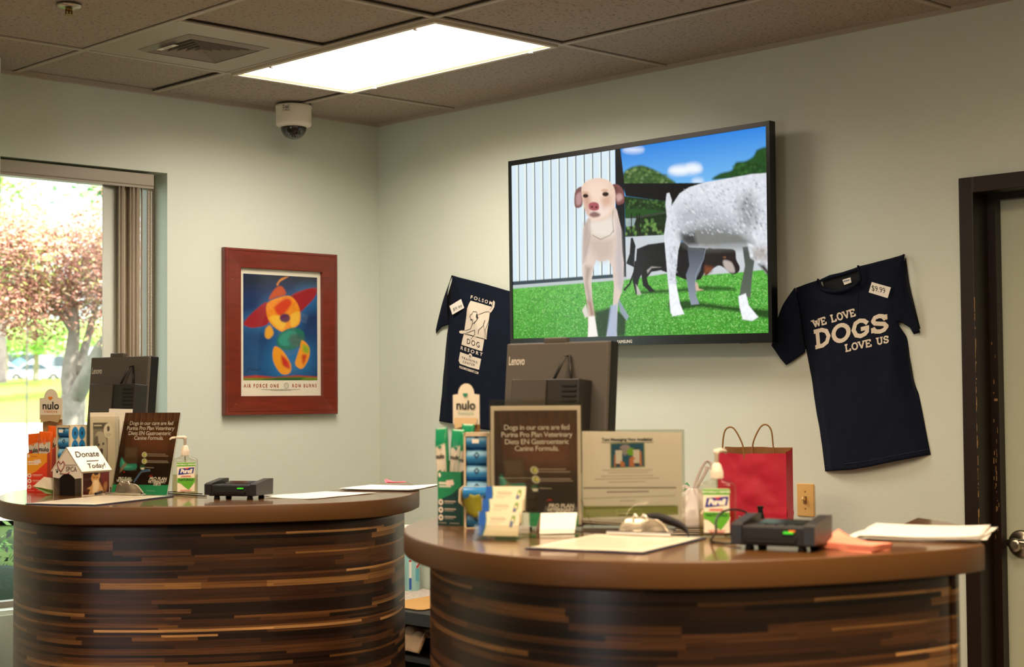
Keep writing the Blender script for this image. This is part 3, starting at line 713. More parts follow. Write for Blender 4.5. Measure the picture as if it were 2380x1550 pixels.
# person far behind, then the black dog
P([(830, 820), (842, 815), (860, 870), (856, 910), (850, 1010), (800, 985), (822, 920)], '0d1116')
P([(868, 890), (940, 860), (1060, 845), (1200, 850), (1290, 880), (1330, 900), (1320, 1010), (1270, 1090), (1200, 1100), (1100, 1060), (1020, 1030), (960, 1040), (930, 1080), (940, 1120), (980, 1165), (950, 1172), (905, 1130), (895, 1060), (880, 1090), (868, 1150), (890, 1185), (860, 1188), (838, 1090), (860, 980)], '15151a', .8, nz=.2)
P([(1310, 900), (1360, 890), (1430, 890), (1490, 900), (1500, 960), (1522, 1010), (1510, 1045), (1470, 1055), (1430, 1020), (1390, 1000), (1350, 1020), (1300, 1060)], '241d1e', .8, True)
P([(1420, 965), (1470, 980), (1490, 1040), (1450, 1040), (1420, 1000)], 'b8aca6', 1.5, True); P([(1300, 1000), (1350, 1010), (1340, 1040), (1295, 1060)], '7a4428', 3); cv.ell(1425, 945, 9, 5, '8a5a38', 1)
P([(860, 1120), (880, 1150), (895, 1188), (868, 1190)], 'cfc6c0', 1, alpha=.8); P([(1230, 1110), (1250, 1110), (1260, 1150), (1290, 1158), (1240, 1165)], 'd8b49c', 1.2)
cv.line([(858, 975), (850, 1040), (820, 1120), (788, 1156)], 3.2, '0d0d10')
P([(930, 1030), (960, 1005), (1020, 1010), (960, 1015), (935, 1050)], 'd0c8c2', 1, alpha=.6)
# white dog on the right (body cut off by the screen edge)
DG = 'b7bac2'
P([(1185, 850), (1200, 1000), (1178, 1060), (1200, 1210), (1210, 1255), (1262, 1250), (1240, 1190), (1235, 1100), (1270, 1030), (1300, 900)], '3a3f48', .8, col2='8f98a8')
P([(1540, 880), (1555, 1000), (1530, 1130), (1520, 1190), (1590, 1210), (1600, 1080), (1620, 940), (1600, 870)], '4a4f4c', 1, col2='5a6658')
P([(1050, 600), (1058, 530), (1075, 525), (1090, 570), (1088, 610), (1140, 530), (1200, 490), (1300, 458), (1450, 432), (1600, 405), (1730, 395), (1730, 900), (1640, 900), (1560, 870), (1440, 870), (1300, 885), (1200, 880), (1150, 830), (1130, 900), (1120, 1000), (1112, 1060), (1120, 1160), (1135, 1250), (1165, 1310), (1110, 1325), (1078, 1310), (1072, 1200), (1060, 1060), (1050, 930), (1040, 800), (1058, 680)], 'd9dce4', .8, nz=.06)
P([(1150, 780), (1300, 730), (1440, 740), (1560, 800), (1600, 870), (1440, 885), (1300, 890), (1190, 870), (1150, 830)], '6a6c66', 8, True, alpha=.9)
P([(1150, 790), (1230, 790), (1250, 860), (1190, 870), (1150, 840)], '1c1e20', 4, alpha=.8)
P([(1130, 640), (1250, 600), (1420, 640), (1550, 720), (1440, 760), (1280, 730), (1150, 770)], '9a9ca6', 12, True, alpha=.6)
for k in range(420):
    x = 1060+cv.rng.rand()*650; y = 440+cv.rng.rand()*360
    if y > 500-(x-1200)*.2 and not (x < 1150 and y < 640): cv.ell(x, y, 5+6*cv.rng.rand(), 4, ['8c8e98', 'f2f4f8', 'a8aab4', 'e6e8f0'][k % 4], 1.2, .5, ang=.8)
P([(1530, 560), (1600, 540), (1640, 640), (1600, 760), (1550, 740), (1510, 640)], '62646c', 10, True, alpha=.6)
for k in range(50): cv.ell(1490+cv.rng.rand()*170, 560+cv.rng.rand()*260, 8, 4, ['50525c', 'f2f4f8'][k % 2], 1.5, .55, ang=1)
P([(1570, 850), (1640, 880), (1730, 880), (1730, 1060), (1690, 1050), (1640, 980), (1590, 950)], 'd4d6da', 1.5, nz=.2); P([(1610, 900), (1680, 880), (1700, 950), (1640, 960)], '8a7668', 6, True, alpha=.6)
P([(1640, 990), (1690, 1050), (1730, 1100), (1730, 1060), (1680, 1000)], '3c3a34', 2)
P([(1512, 1200), (1560, 1180), (1580, 1260), (1640, 1335), (1600, 1360), (1540, 1350), (1520, 1270)], 'f0f2f6', 1, nz=.05)
P([(1072, 1120), (1115, 1120), (1140, 1250), (1165, 1315), (1090, 1330), (1074, 1240)], 'f0f2f6', 1, nz=.04)
for k in range(60): cv.ell(1075+cv.rng.rand()*50, 860+cv.rng.rand()*260, 6, 3, 'a0a4ac', 1.2, .5, ang=1.2)
cv.line([(1305, 885), (1290, 960), (1240, 1060), (1245, 1180)], 1.2, '98a2b0', alpha=.7)
# pale dog facing the camera
SK = 'd9c4b8'
P([(520, 1290), (545, 1250), (560, 1330), (540, 1340)], 'd8d0c4', 1); P([(745, 1200), (780, 1270), (815, 1330), (800, 1360), (760, 1300)], '8c9aa8', 1)
P([(560, 690), (720, 590), (745, 640), (770, 760), (775, 900), (785, 980), (782, 1100), (768, 1180), (750, 1230), (742, 1300), (735, 1420), (740, 1475), (670, 1475), (690, 1380), (715, 1250), (722, 1130), (712, 1010), (690, 960), (640, 975), (612, 960), (596, 1010), (580, 1100), (586, 1220), (600, 1330), (615, 1460), (555, 1475), (560, 1400), (552, 1240), (540, 1160), (522, 1040), (525, 900), (532, 760)], SK, .8, nz=.03)
P([(535, 720), (570, 700), (575, 800), (560, 900), (545, 960), (528, 980), (526, 860)], 'a8968e', 4, alpha=.7)
P([(745, 700), (770, 780), (776, 950), (784, 1090), (768, 1170), (740, 1120), (735, 950), (745, 820)], 'b8b0b2', 4, alpha=.8)
P([(575, 720), (640, 700), (715, 690), (722, 790), (660, 828), (600, 800)], 'e6dccf', 5, True, alpha=.9)
P([(560, 830), (700, 830), (705, 930), (640, 970), (600, 930)], 'bfa99c', 8, True, alpha=.7)
P([(545, 1000), (580, 1010), (560, 1110), (580, 1220), (560, 1240), (540, 1120)], '9a8478', 4, alpha=.8); P([(553, 1230), (580, 1230), (600, 1320), (575, 1340)], '8a5a44', 4, alpha=.8)
P([(563, 1330), (598, 1330), (618, 1460), (556, 1470)], 'efe9e2', 1.5); P([(700, 1260), (742, 1250), (736, 1470), (672, 1470)], 'a4b2cc', 2, alpha=.9)
cv.line([(590, 800), (640, 828), (700, 800), (722, 770)], 1.3, '8c7a70', alpha=.8); cv.line([(722, 600), (716, 700), (722, 780)], 1, '6a5a56', alpha=.7); cv.line([(640, 835), (710, 885)], 1, 'c8b4a8'); cv.line([(573, 700), (575, 800), (545, 930)], 1, '9a8880', alpha=.7)
P([(480, 530), (500, 492), (530, 488), (530, 560), (522, 612), (482, 614)], '7c5450', .8, True); P([(715, 480), (750, 470), (785, 510), (790, 580), (765, 600), (740, 590)], '7c4a48', .8, True)
P([(490, 540), (520, 520), (520, 590), (492, 600)], 'c49a98', 2, True, alpha=.8); P([(740, 540), (770, 530), (780, 560), (750, 580)], 'd0a8a4', 2, True, alpha=.8); cv.ell(735, 500, 12, 20, '5a3a38', 2, .8)
P([(522, 500), (545, 455), (600, 430), (660, 432), (705, 455), (730, 500), (735, 560), (725, 620), (690, 680), (640, 705), (590, 700), (560, 670), (535, 600)], 'e6c8b4', .8, True)
P([(560, 470), (620, 445), (680, 470), (660, 560), (620, 590), (580, 560)], 'f2d8c4', 8, True, alpha=.8); P([(555, 600), (640, 590), (700, 600), (690, 660), (640, 690), (590, 688)], 'f0dcd0', 4, True, alpha=.8)
P([(535, 560), (570, 540), (580, 620), (560, 660)], 'b87a62', 5, True, alpha=.6); P([(650, 560), (700, 545), (700, 600), (660, 620)], 'c89478', 5, True, alpha=.6)
P([(570, 595), (600, 583), (628, 595), (630, 630), (600, 640), (572, 628)], 'a8525a', 1, True); P([(572, 662), (600, 645), (638, 662), (630, 678), (600, 684), (578, 676)], '6a3436', 1.8, True, alpha=.85)
cv.ell(588, 615, 7, 6, '3a1418', 1); cv.ell(615, 617, 7, 6, '3a1418', 1); cv.ell(548, 542, 17, 14, '2a1410', 1); cv.ell(673, 532, 20, 15, '2a1410', 1); cv.ell(545, 522, 20, 7, 'c8926c', 2, .7); cv.ell(668, 508, 20, 7, 'b87a50', 2, .7)
cv.a = np.clip(cv.a, 0, 1)
V3 = lambda p: (p.x, X+.004, p.z)
M_scr = mat('lit_screen', rough=.2, spec=.2, attr=True, emit=1.0)
_sb = M_scr.node_tree.nodes['Principled BSDF']
for l in list(M_scr.node_tree.links):
    if l.to_socket == _sb.inputs['Base Color']: M_scr.node_tree.links.remove(l)
_sb.inputs['Base Color'].default_value = (.01, .01, .01, 1); _sb.inputs['Emission Strength'].default_value = 1.02
cv.mesh('screen', [V3(p) for p in ins], M_scr, t)
# ================================================================ T-SHIRTS
M_navy = mat('navy_cotton', '0b1324', .9, spec=.2, bump=.35, bscale=300, noise_amt=.1, nscale=40)
M_navy2 = mat('navy_cotton_inside', '070a12', .9)
M_print = mat('shirt_print', 'ddd0bc', .7)
def coons(top, bot, lef, rig, nu, nv, hfun):
    """grid between four boundary curves (lists of wall points (y, z)); returns fn(i,j)->(x, y, z)"""
    top, bot, lef, rig = [[Vector((p[0], p[1])) for p in c] for c in (top, bot, lef, rig)]
    def g(i, j):
        T, B, L, Q = poly_at(top, i), poly_at(bot, i), poly_at(lef, j), poly_at(rig, j)
        p = T*(1-j)+B*j+L*(1-i)+Q*i-(top[0]*(1-i)*(1-j)+top[-1]*i*(1-j)+bot[0]*(1-i)*j+bot[-1]*i*j)
        return (-hfun(p.x, p.y, i, j), p.x, p.y)
    return g
def shirt_map(ox, oy, sc):
    return lambda pts: [tuple(wallB(ox+x/sc, oy+y/sc).yz) for x, y in pts]
def cloth_part(name, m, parent, fn, nu, nv):
    f = MB(); f.grid(fn, nu, nv); o = f.build(name, m, parent); sd = o.modifiers.new('s', 'SOLIDIFY'); sd.thickness = .0018; return o
def wr(y, z, sc, seed=0): return noise.noise(Vector((y*sc, z*sc*.6, seed)))
def make_shirt(kind, mp, top, bot, lef, rig, sleeves, label, folds):
    c = wallB(*kind)
    t = empty('t_shirt', (0, c.y, c.z), 0, label, 't-shirt', 'navy t-shirts pinned to the right wall')
    def height(y, z, i, j):
        e = min(1, i/.10, (1-i)/.10); b = .010+.022*math.sin(math.pi*min(1, max(0, i)))**.6*(.35+.65*min(1, j*3))
        h = b*(.35+.65*e)
        for (ya, za, yb, zb, w, a) in folds:
            dx, dz = yb-ya, zb-za; L2 = dx*dx+dz*dz; s = max(0, min(1, ((y-ya)*dx+(z-za)*dz)/L2)); d = math.hypot(y-ya-s*dx, z-za-s*dz)
            h += a*math.exp(-(d/w)**2)*math.sin(math.pi*min(1, .15+s*.85))
        return h+.004*wr(y, z, 9)+.002*wr(y, z, 25, 3)
    g0 = coons(mp(top), mp(bot), mp(lef), mp(rig), 0, 0, height)
    loc = lambda p: (p[0], p[1]-c.y, p[2]-c.z)
    f = MB(); f.grid(lambda i, j: loc(g0(i, j)), 70, 80)
    o = f.build('body_panel', M_navy, t); sd = o.modifiers.new('s', 'SOLIDIFY'); sd.thickness = .002
    # back panel against the wall closes the sides
    f = MB(); 
    def back(i, j): p = g0(i*.97+.015, .05+j*.94); return loc((-.003, p[1], p[2]))
    f.grid(back, 20, 20); f.build('back_panel', M_navy2, t)
    for nm, T_, B_, L_, Q_, lift in sleeves:
        g1 = coons(mp(T_), mp(B_), mp(L_), mp(Q_), 0, 0, lambda y, z, i, j: lift*(.3+.7*math.sin(math.pi*min(.98, max(.02, i)))**.7)*(.5+.5*j)+.004+.002*wr(y, z, 14, 5))
        cloth_part('sleeve', M_navy, t, lambda i, j, g1=g1: loc(g1(i, j)), 24, 24)
        f = MB(); g2 = lambda i, j, g1=g1: (lambda p: loc((-.002, p[1], p[2])))(g1(i*.9+.05, j*.95)); f.grid(g2, 6, 6); f.build('sleeve_lining', M_navy2, t)
    return t, c, height, g0
def stick(o_pts, mp, hfun, c, off=.0015):
    pass
def surf_h(g0, y, z):
    # height of the body panel at a wall point, by nearest sampled grid node
    S_ = surf_h.S; return float(S_[((S_[:, 1]-y)**2+(S_[:, 2]-z)**2).argmin(), 0])
def decal(name, polys, mp, g0, c, m, parent, off=.0016, sub=1):
    """flat printed shapes laid on the cloth; polys in crop pixels"""
    f = MB()
    for P_ in polys:
        bm2 = bmesh.new(); Q_ = mp(P_); vs_ = [bm2.verts.new((0, y, z)) for y, z in Q_]; bm2.faces.new(vs_); bmesh.ops.triangulate(bm2, faces=bm2.faces[:])
        for _ in range(4):
            long_ = [e for e in bm2.edges if e.calc_length() > .02]
            if long_: bmesh.ops.subdivide_edges(bm2, edges=long_, cuts=1); bmesh.ops.triangulate(bm2, faces=bm2.faces[:])
        vm = {v: f.bm.verts.new((surf_h(g0, v.co.y, v.co.z)-off, v.co.y-c.y, v.co.z-c.z)) for v in bm2.verts}
        for fc in bm2.faces: f._f([vm[v] for v in fc.verts])
        bm2.free()
    return f.build(name, m, parent)
def textdecal(name, s, origin, xdir, ydir, mp, g0, c, m, parent, bold=0, shear=0, off=.0016, space=1):
    """origin, xdir, ydir in crop pixels; one em = length of the given vectors"""
    cu = bpy.data.curves.new('t', 'FONT'); cu.body = s; cu.size = 1; cu.align_x = 'LEFT'; cu.offset = bold; cu.shear = shear; cu.space_character = space; cu.resolution_u = 3
    o = bpy.data.objects.new('t', cu); COL.objects.link(o); bpy.context.view_layer.update()
    me = bpy.data.meshes.new_from_object(o.evaluated_get(bpy.context.evaluated_depsgraph_get())); bpy.data.objects.remove(o)
    xs = [v.co.x for v in me.vertices]; x0, x1 = min(xs), max(xs)
    for v in me.vertices:
        a, b_ = (v.co.x-x0)/(x1-x0), v.co.y
        y, z = mp([(origin[0]+xdir[0]*a+ydir[0]*b_, origin[1]+xdir[1]*a+ydir[1]*b_)])[0]
        v.co = (surf_h(g0, y, z)-off, y-c.y, z-c.z)
    me.materials.clear(); me.materials.append(m); me.name = name; o = bpy.data.objects.new(name, me); COL.objects.link(o); o.parent = parent; return o
# slab lettering drawn stroke by stroke: unit boxes, serif bars added
SL = {'W': [[(0, 1), (.27, 0)], [(.27, 0), (.5, .8)], [(.5, .8), (.73, 0)], [(.73, 0), (1, 1)]], 'E': [[(.16, 0), (.16, 1)], [(.02, 1), (.84, 1)], [(.02, 0), (.88, 0)], [(.16, .5), (.66, .5)], [(.84, 1), (.84, .78)], [(.88, 0), (.88, .24)]],
      'L': [[(.2, 0), (.2, 1)], [(.03, 1), (.42, 1)], [(.03, 0), (.88, 0)], [(.88, 0), (.88, .26)]], 'V': [[(0.06, 1), (.5, 0)], [(.5, 0), (.94, 1)]], 'U': [[(.15, 1), (.15, .35), (.2, .12), (.5, 0), (.8, .12), (.85, .35), (.85, 1)]],
      'O': 'ring', 'D': [[(.2, 0), (.2, 1)], [(.03, 1), (.5, 1), (.78, .86), (.92, .5), (.78, .14), (.5, 0), (.03, 0)]], 'G': [[(.93, .75), (.75, .93), (.5, 1), (.22, .88), (.07, .5), (.22, .12), (.5, 0), (.78, .08), (.9, .2), (.9, .44)], [(.58, .44), (1, .44)]],
      'S': [[(.86, .74), (.72, .93), (.5, 1), (.24, .95), (.12, .75), (.24, .58), (.5, .5), (.78, .42), (.9, .24), (.76, .05), (.5, 0), (.24, .06), (.1, .26)], [(.86, .72), (.86, .95)], [(.1, .28), (.1, .05)]]}
SERIF = {'W': [(0, 1), (1, 1), (.5, .8)], 'V': [(.06, 1), (.94, 1)], 'U': [(.15, 1), (.85, 1)]}
def slab(name, s, origin, xd, yd, mp, g0, c, m, parent, wt=.22, gap=.14, cw=.92):
    widths = [(.5 if ch == ' ' else (1.25 if ch == 'W' else cw)) for ch in s]; tot = sum(widths)+gap*(len(s)-1); x = 0; polys = []
    X_, Y_ = np.array(xd, float), np.array(yd, float); O_ = np.array(origin, float)
    asp = math.hypot(*xd)/tot/math.hypot(*yd)    # letter-unit width to height
    def add(p, q, w):
        P1 = np.array([p[0]*asp, p[1]]); P2 = np.array([q[0]*asp, q[1]]); d = P2-P1; n = np.array([-d[1], d[0]])/(np.linalg.norm(d)+1e-9)*w/2; e = d/(np.linalg.norm(d)+1e-9)*w*.2
        return [tuple(O_+X_*(v[0]/asp/tot)+Y_*v[1]) for v in (P1-n-e, P2-n+e, P2+n+e, P1+n-e)]
    for ch, cwid in zip(s, widths):
        if ch != ' ':
            st = SL[ch]
            if st == 'ring': st = [[(.5+.45*math.cos(a), .5+.5*math.sin(a)) for a in np.linspace(0, 2*math.pi, 22)]]
            for ln in st:
                ln = [(x+px_*cwid, wt/2+py*(1-wt)) for px_, py in ln]
                for a, b_ in zip(ln, ln[1:]): polys.append(add(a, b_, wt))
            for sx_, sy in SERIF.get(ch, []):
                yy = wt/2+sy*(1-wt); polys.append(add((x+sx_*cwid-.22*cwid/1, yy), (x+sx_*cwid+.22*cwid, yy), wt*.8))
        x += cwid+gap
    return decal(name, polys, mp, g0, c, m, parent)
def sample(g0):
    surf_h.S = np.array([g0(i/60, j/70) for i in range(61) for j in range(71)])
# right-hand shirt
mp = shirt_map(1780, 570, 2.871)
top = [(208, 285), (300, 255), (383, 228), (388, 262), (410, 283), (460, 295), (530, 292), (600, 268), (650, 225), (648, 190), (640, 142), (760, 112), (860, 85), (935, 60)]
t, c, hf, g0 = make_shirt((2000, 840), mp, top, [(400, 1508), (480, 1503), (600, 1496), (720, 1476), (850, 1448), (1000, 1418), (1103, 1396)],
    [(208, 285), (232, 480), (262, 640), (285, 760), (310, 900), (335, 1060), (365, 1250), (385, 1400), (400, 1508)],
    [(935, 60), (905, 250), (890, 430), (900, 530), (955, 640), (985, 790), (1010, 940), (1045, 1100), (1075, 1260), (1103, 1396)],
    [('sleeve', [(208, 285), (245, 420), (262, 560), (275, 712)], [(208, 285), (150, 400), (100, 540), (58, 670)], [(208, 285), (208, 285.5)], [(275, 712), (210, 760), (152, 800), (118, 760), (85, 710), (58, 670)], .03),
     ('sleeve', [(935, 60), (962, 270), (1000, 420), (1040, 582)], [(935, 60), (905, 250), (890, 400), (884, 510)], [(935, 60), (935, 60.5)], [(1040, 582), (1000, 596), (975, 550), (930, 520), (884, 510)], .035)],
    'navy t-shirt reading WE LOVE DOGS LOVE US pinned to wall beside the television',
    [(*shirt_map(1780, 570, 2.871)([(930, 90)])[0], *shirt_map(1780, 570, 2.871)([(840, 1150)])[0], .035, .014), (*shirt_map(1780, 570, 2.871)([(220, 300)])[0], *shirt_map(1780, 570, 2.871)([(620, 420)])[0], .03, .010), (*shirt_map(1780, 570, 2.871)([(900, 200)])[0], *shirt_map(1780, 570, 2.871)([(1040, 1300)])[0], .03, -.008)])
sample(g0)
loc = lambda p: (p[0], p[1]-c.y, p[2]-c.z)
f = MB(); fr_ = [(384, 226), (386, 258), (408, 283), (460, 296), (530, 293), (600, 269), (652, 226), (650, 190), (641, 140)]
col_ = [(384, 226), (378, 262), (400, 300), (455, 322), (535, 320), (612, 294), (672, 240), (668, 185), (656, 136)]
A_, B_ = mp(fr_), mp(col_); A_ = spline([(0, *p) for p in A_], 5); B_ = spline([(0, *p) for p in B_], 5)
f.grid(lambda i, j: loc((-(.030+.006*math.sin(math.pi*j)), *((A_[round(i*(len(A_)-1))]*(1-j)+B_[round(i*(len(A_)-1))]*j).yz))), len(A_)-1, 4)
o = f.build('collar', M_navy, t); sd = o.modifiers.new('s', 'SOLIDIFY'); sd.thickness = .003
f = MB(); bk = [(384, 226), (500, 186), (641, 140), (652, 230), (600, 300), (500, 320), (400, 300)]
f.slab([loc((-.008, *p)) for p in mp(bk)], (1, 0, 0), .002); f.build('inside_back', M_navy2, t)
A_, B_ = mp([(384, 226), (440, 200), (520, 182), (590, 160), (641, 140)]), mp([(384, 246), (440, 226), (520, 204), (590, 184), (641, 164)])
f = MB(); f.grid(lambda i, j: loc((-.014-.004*math.sin(math.pi*j), *(Vector(A_[round(i*4)])*(1-j)+Vector(B_[round(i*4)])*j))), 4, 3); o = f.build('back_collar', M_navy, t)
f = MB(); f.slab([loc((-.020, *p)) for p in mp([(533, 232), (586, 216), (592, 250), (545, 266)])], (1, 0, 0), .001); lb = f.build('size_label', M_paper, t)
f = MB(); f.slab([loc((-.0212, *p)) for p in mp([(541, 240), (578, 230), (580, 236), (543, 246)])], (1, 0, 0), .0005); f.build('label_print', mat('label_blue', '5a7a9a', .6), lb)
slab('slogan_lettering', 'WE LOVE', (348, 552), (282, -78), (-14, -52), mp, g0, c, M_print, t, .19, .20)
slab('slogan_lettering', 'DOGS', (360, 695), (490, -118), (-14, -130), mp, g0, c, M_print, t, .21, .17)
slab('slogan_lettering', 'LOVE US', (572, 714), (288, -62), (-8, -52), mp, g0, c, M_print, t, .19, .20)
f = MB()
for a, b_ in zip([(402, 1470), (560, 1458), (720, 1436), (850, 1408), (1000, 1380)], [(560, 1458), (720, 1436), (850, 1408), (1000, 1380), (1096, 1360)]):
    (ya, za), (yb, zb) = mp([a, b_]); f.tube([loc((surf_h(g0, ya, za)-.001, ya, za)), loc((surf_h(g0, yb, zb)-.001, yb, zb))], .0010, 5)
f.build('hem_stitch', mat('navy_thread', '1a2234', .8), t)
def price_tag(mp, quad, ctr, xd, yd, label, depth):
    Q = mp(quad); cy = sum(q[0] for q in Q)/4; cz = sum(q[1] for q in Q)/4
    x = min(surf_h(None, *q) for q in Q)-depth
    t = empty('price_tag', (x, cy, cz), 0, label, 'price tag', 'white price tags on the t-shirts')
    f = MB(); f.slab([(0, y-cy, z-cz) for y, z in Q], (1, 0, 0), .0006); f.build('card', M_paper, t)
    C_ = Vector((0, cy, cz)); S0 = surf_h.S; surf_h.S = np.array([(x, cy, cz)])
    textdecal('price_lettering', '$9.99', ctr, xd, yd, mp, None, C_, M_ink, t, off=.0005)
    for o in t.children:
        if o.name.startswith('price_lettering'):
            for v in o.data.vertices: v.co.x -= x
    surf_h.S = S0
price_tag(mp, [(732, 247), (860, 283), (838, 354), (712, 316)], (733, 303), (90, 20), (-2, -52), 'white $9.99 price tag on the slogan t-shirt near the door', .003)
# left-hand shirt (partly behind the television)
mp = shirt_map(1000, 620, 4.077)
t, c, hf, g0 = make_shirt((1120, 800), mp, [(225, 82), (380, 122), (560, 168), (745, 224), (800, 240)], [(92, 1462), (300, 1490), (560, 1540), (760, 1560), (960, 1570)],
    [(225, 82), (205, 300), (192, 540), (170, 640), (155, 760), (140, 950), (118, 1150), (100, 1330), (92, 1462)],
    [(800, 240), (900, 420), (930, 560), (940, 760), (950, 1000), (955, 1300), (960, 1570)],
    [('sleeve', [(225, 82), (170, 260), (120, 430), (68, 595)], [(225, 82), (214, 250), (208, 400), (205, 545)], [(225, 82), (225, 82.5)], [(68, 595), (72, 634), (95, 600), (130, 570), (205, 545)], .03)],
    'navy t-shirt with white dog resort print pinned to wall behind the television corner',
    [(*shirt_map(1000, 620, 4.077)([(230, 110)])[0], *shirt_map(1000, 620, 4.077)([(190, 1300)])[0], .028, .010), (*shirt_map(1000, 620, 4.077)([(240, 110)])[0], *shirt_map(1000, 620, 4.077)([(600, 700)])[0], .03, .007)])
sample(g0)
decal('logo_print', [[(428, 323), (620, 380), (600, 430), (606, 520), (588, 690), (470, 655), (372, 632), (385, 520), (405, 400)],
    [(368, 636), (565, 690), (545, 802), (340, 738)],
    [(330, 808), (420, 838), (430, 850), (450, 848), (536, 874), (518, 976), (420, 950), (330, 920), (316, 890)]], mp, g0, c, M_print, t)
decal('logo_print', [[(590, 428), (618, 400), (634, 350), (636, 318), (650, 335), (648, 385), (630, 420), (612, 440)], [(318, 612), (345, 602), (390, 600), (385, 630), (350, 636), (325, 630)], [(560, 560), (600, 560), (590, 684), (570, 688)], [(438, 690), (470, 650), (500, 660), (478, 680), (455, 688)]], mp, g0, c, M_print, t, off=.0022)
def dline(pts, w):
    out = []
    for (x0, y0), (x1, y1) in zip(pts, pts[1:]):
        d = math.hypot(x1-x0, y1-y0)+1e-6; nx, ny = -(y1-y0)/d*w/2, (x1-x0)/d*w/2; out.append([(x0-nx, y0-ny), (x1-nx, y1-ny), (x1+nx, y1+ny), (x0+nx, y0+ny)])
    return out
P_ = dline([(462, 425), (452, 450), (436, 462), (434, 480), (448, 500), (465, 505)], 4)+dline([(462, 425), (490, 428), (500, 440)], 4)+dline([(465, 505), (458, 540), (436, 590), (390, 605), (345, 602)], 4)+dline([(510, 455), (560, 432), (600, 425), (612, 440), (606, 520), (580, 600), (588, 680)], 4)
P_ += dline([(390, 630), (440, 612), (480, 600), (478, 640), (440, 685)], 4)+dline([(470, 540), (500, 510), (512, 480)], 5)+dline([(570, 505), (560, 560), (520, 600), (510, 640)], 4)+dline([(372, 636), (580, 690)], 3)+dline([(560, 540), (572, 600), (570, 680)], 3)+dline([(630, 330), (636, 370), (612, 410)], 3)
P_ += [[(495, 440), (506, 455), (508, 480), (498, 492), (492, 470)], [(438, 495), (455, 502), (452, 512), (440, 506)], [(472, 535), (492, 515), (488, 530), (476, 545)]]
decal('logo_dog_drawing', P_, mp, g0, c, mat('navy_ink', '10141f', .7), t, off=.0030)
textdecal('logo_lettering', 'FOLSOM', (424, 302), (202, 62), (6, -44), mp, g0, c, M_print, t, .02, space=1.5)
textdecal('logo_lettering', 'RESORT', (333, 782), (214, 66), (6, -44), mp, g0, c, M_print, t, .02, space=1.5)
textdecal('logo_lettering', 'DOG', (398, 728), (124, 38), (6, -70), mp, g0, c, mat('navy_ink'), t, space=1.3, off=.003)
textdecal('logo_lettering', 'TRAINING', (346, 870), (154, 46), (5, -30), mp, g0, c, mat('navy_ink'), t, space=1.4, off=.003)
textdecal('logo_lettering', 'CENTER', (358, 908), (118, 34), (5, -30), mp, g0, c, mat('navy_ink'), t, space=1.4, off=.003)
decal('logo_seal', [[(433+18*math.cos(a), 842+20*math.sin(a)) for a in np.linspace(0, 2*math.pi, 16)[:-1]]], mp, g0, c, M_print, t, off=.0026)
textdecal('logo_lettering', '&', (424, 852), (18, 6), (3, -26), mp, g0, c, mat('navy_ink'), t, off=.0038)
textdecal('web_lettering', 'FOLSOMDOGRESORT.COM', (322, 958), (188, 60), (4, -30), mp, g0, c, M_print, t, .03)
price_tag(mp, [(237, 374), (346, 308), (376, 392), (264, 456)], (272, 424), (84, -34), (-2, -44), 'white $9.99 price tag on the dog resort t-shirt left of the television', .003)
# ================================================================ THINGS ON THE COUNTERS
AZ = lambda u: yaw - math.atan((u-W/2)/F)                # heading of the line of sight through column u
def base(u, v, z=None): return on(u, v, 2, ZC if z is None else z)
def stand(name, u, v, turn, label, cat, group=None, z=None):
    """empty on the counter at pixel (u, v); local x = viewer's right, y = away, z up; turn > 0 swings the front to the viewer's right"""
    q = base(u, v, z); return empty(name, q, AZ(u)-math.pi/2+R(turn), label, cat, group), dep(q)/F
def hand_text(*a, **k): return text(*a, **k)
M_green = mat('label_green', '5cae28', .5); M_navyink = mat('deep_blue_ink', '1c2a8a', .5); M_red = mat('red_ink', 'c8343a', .6)
M_tan = mat('kraft_card', 'b98d57', .7)
M_cream = mat('cream_card', 'e6dcc4', .6)
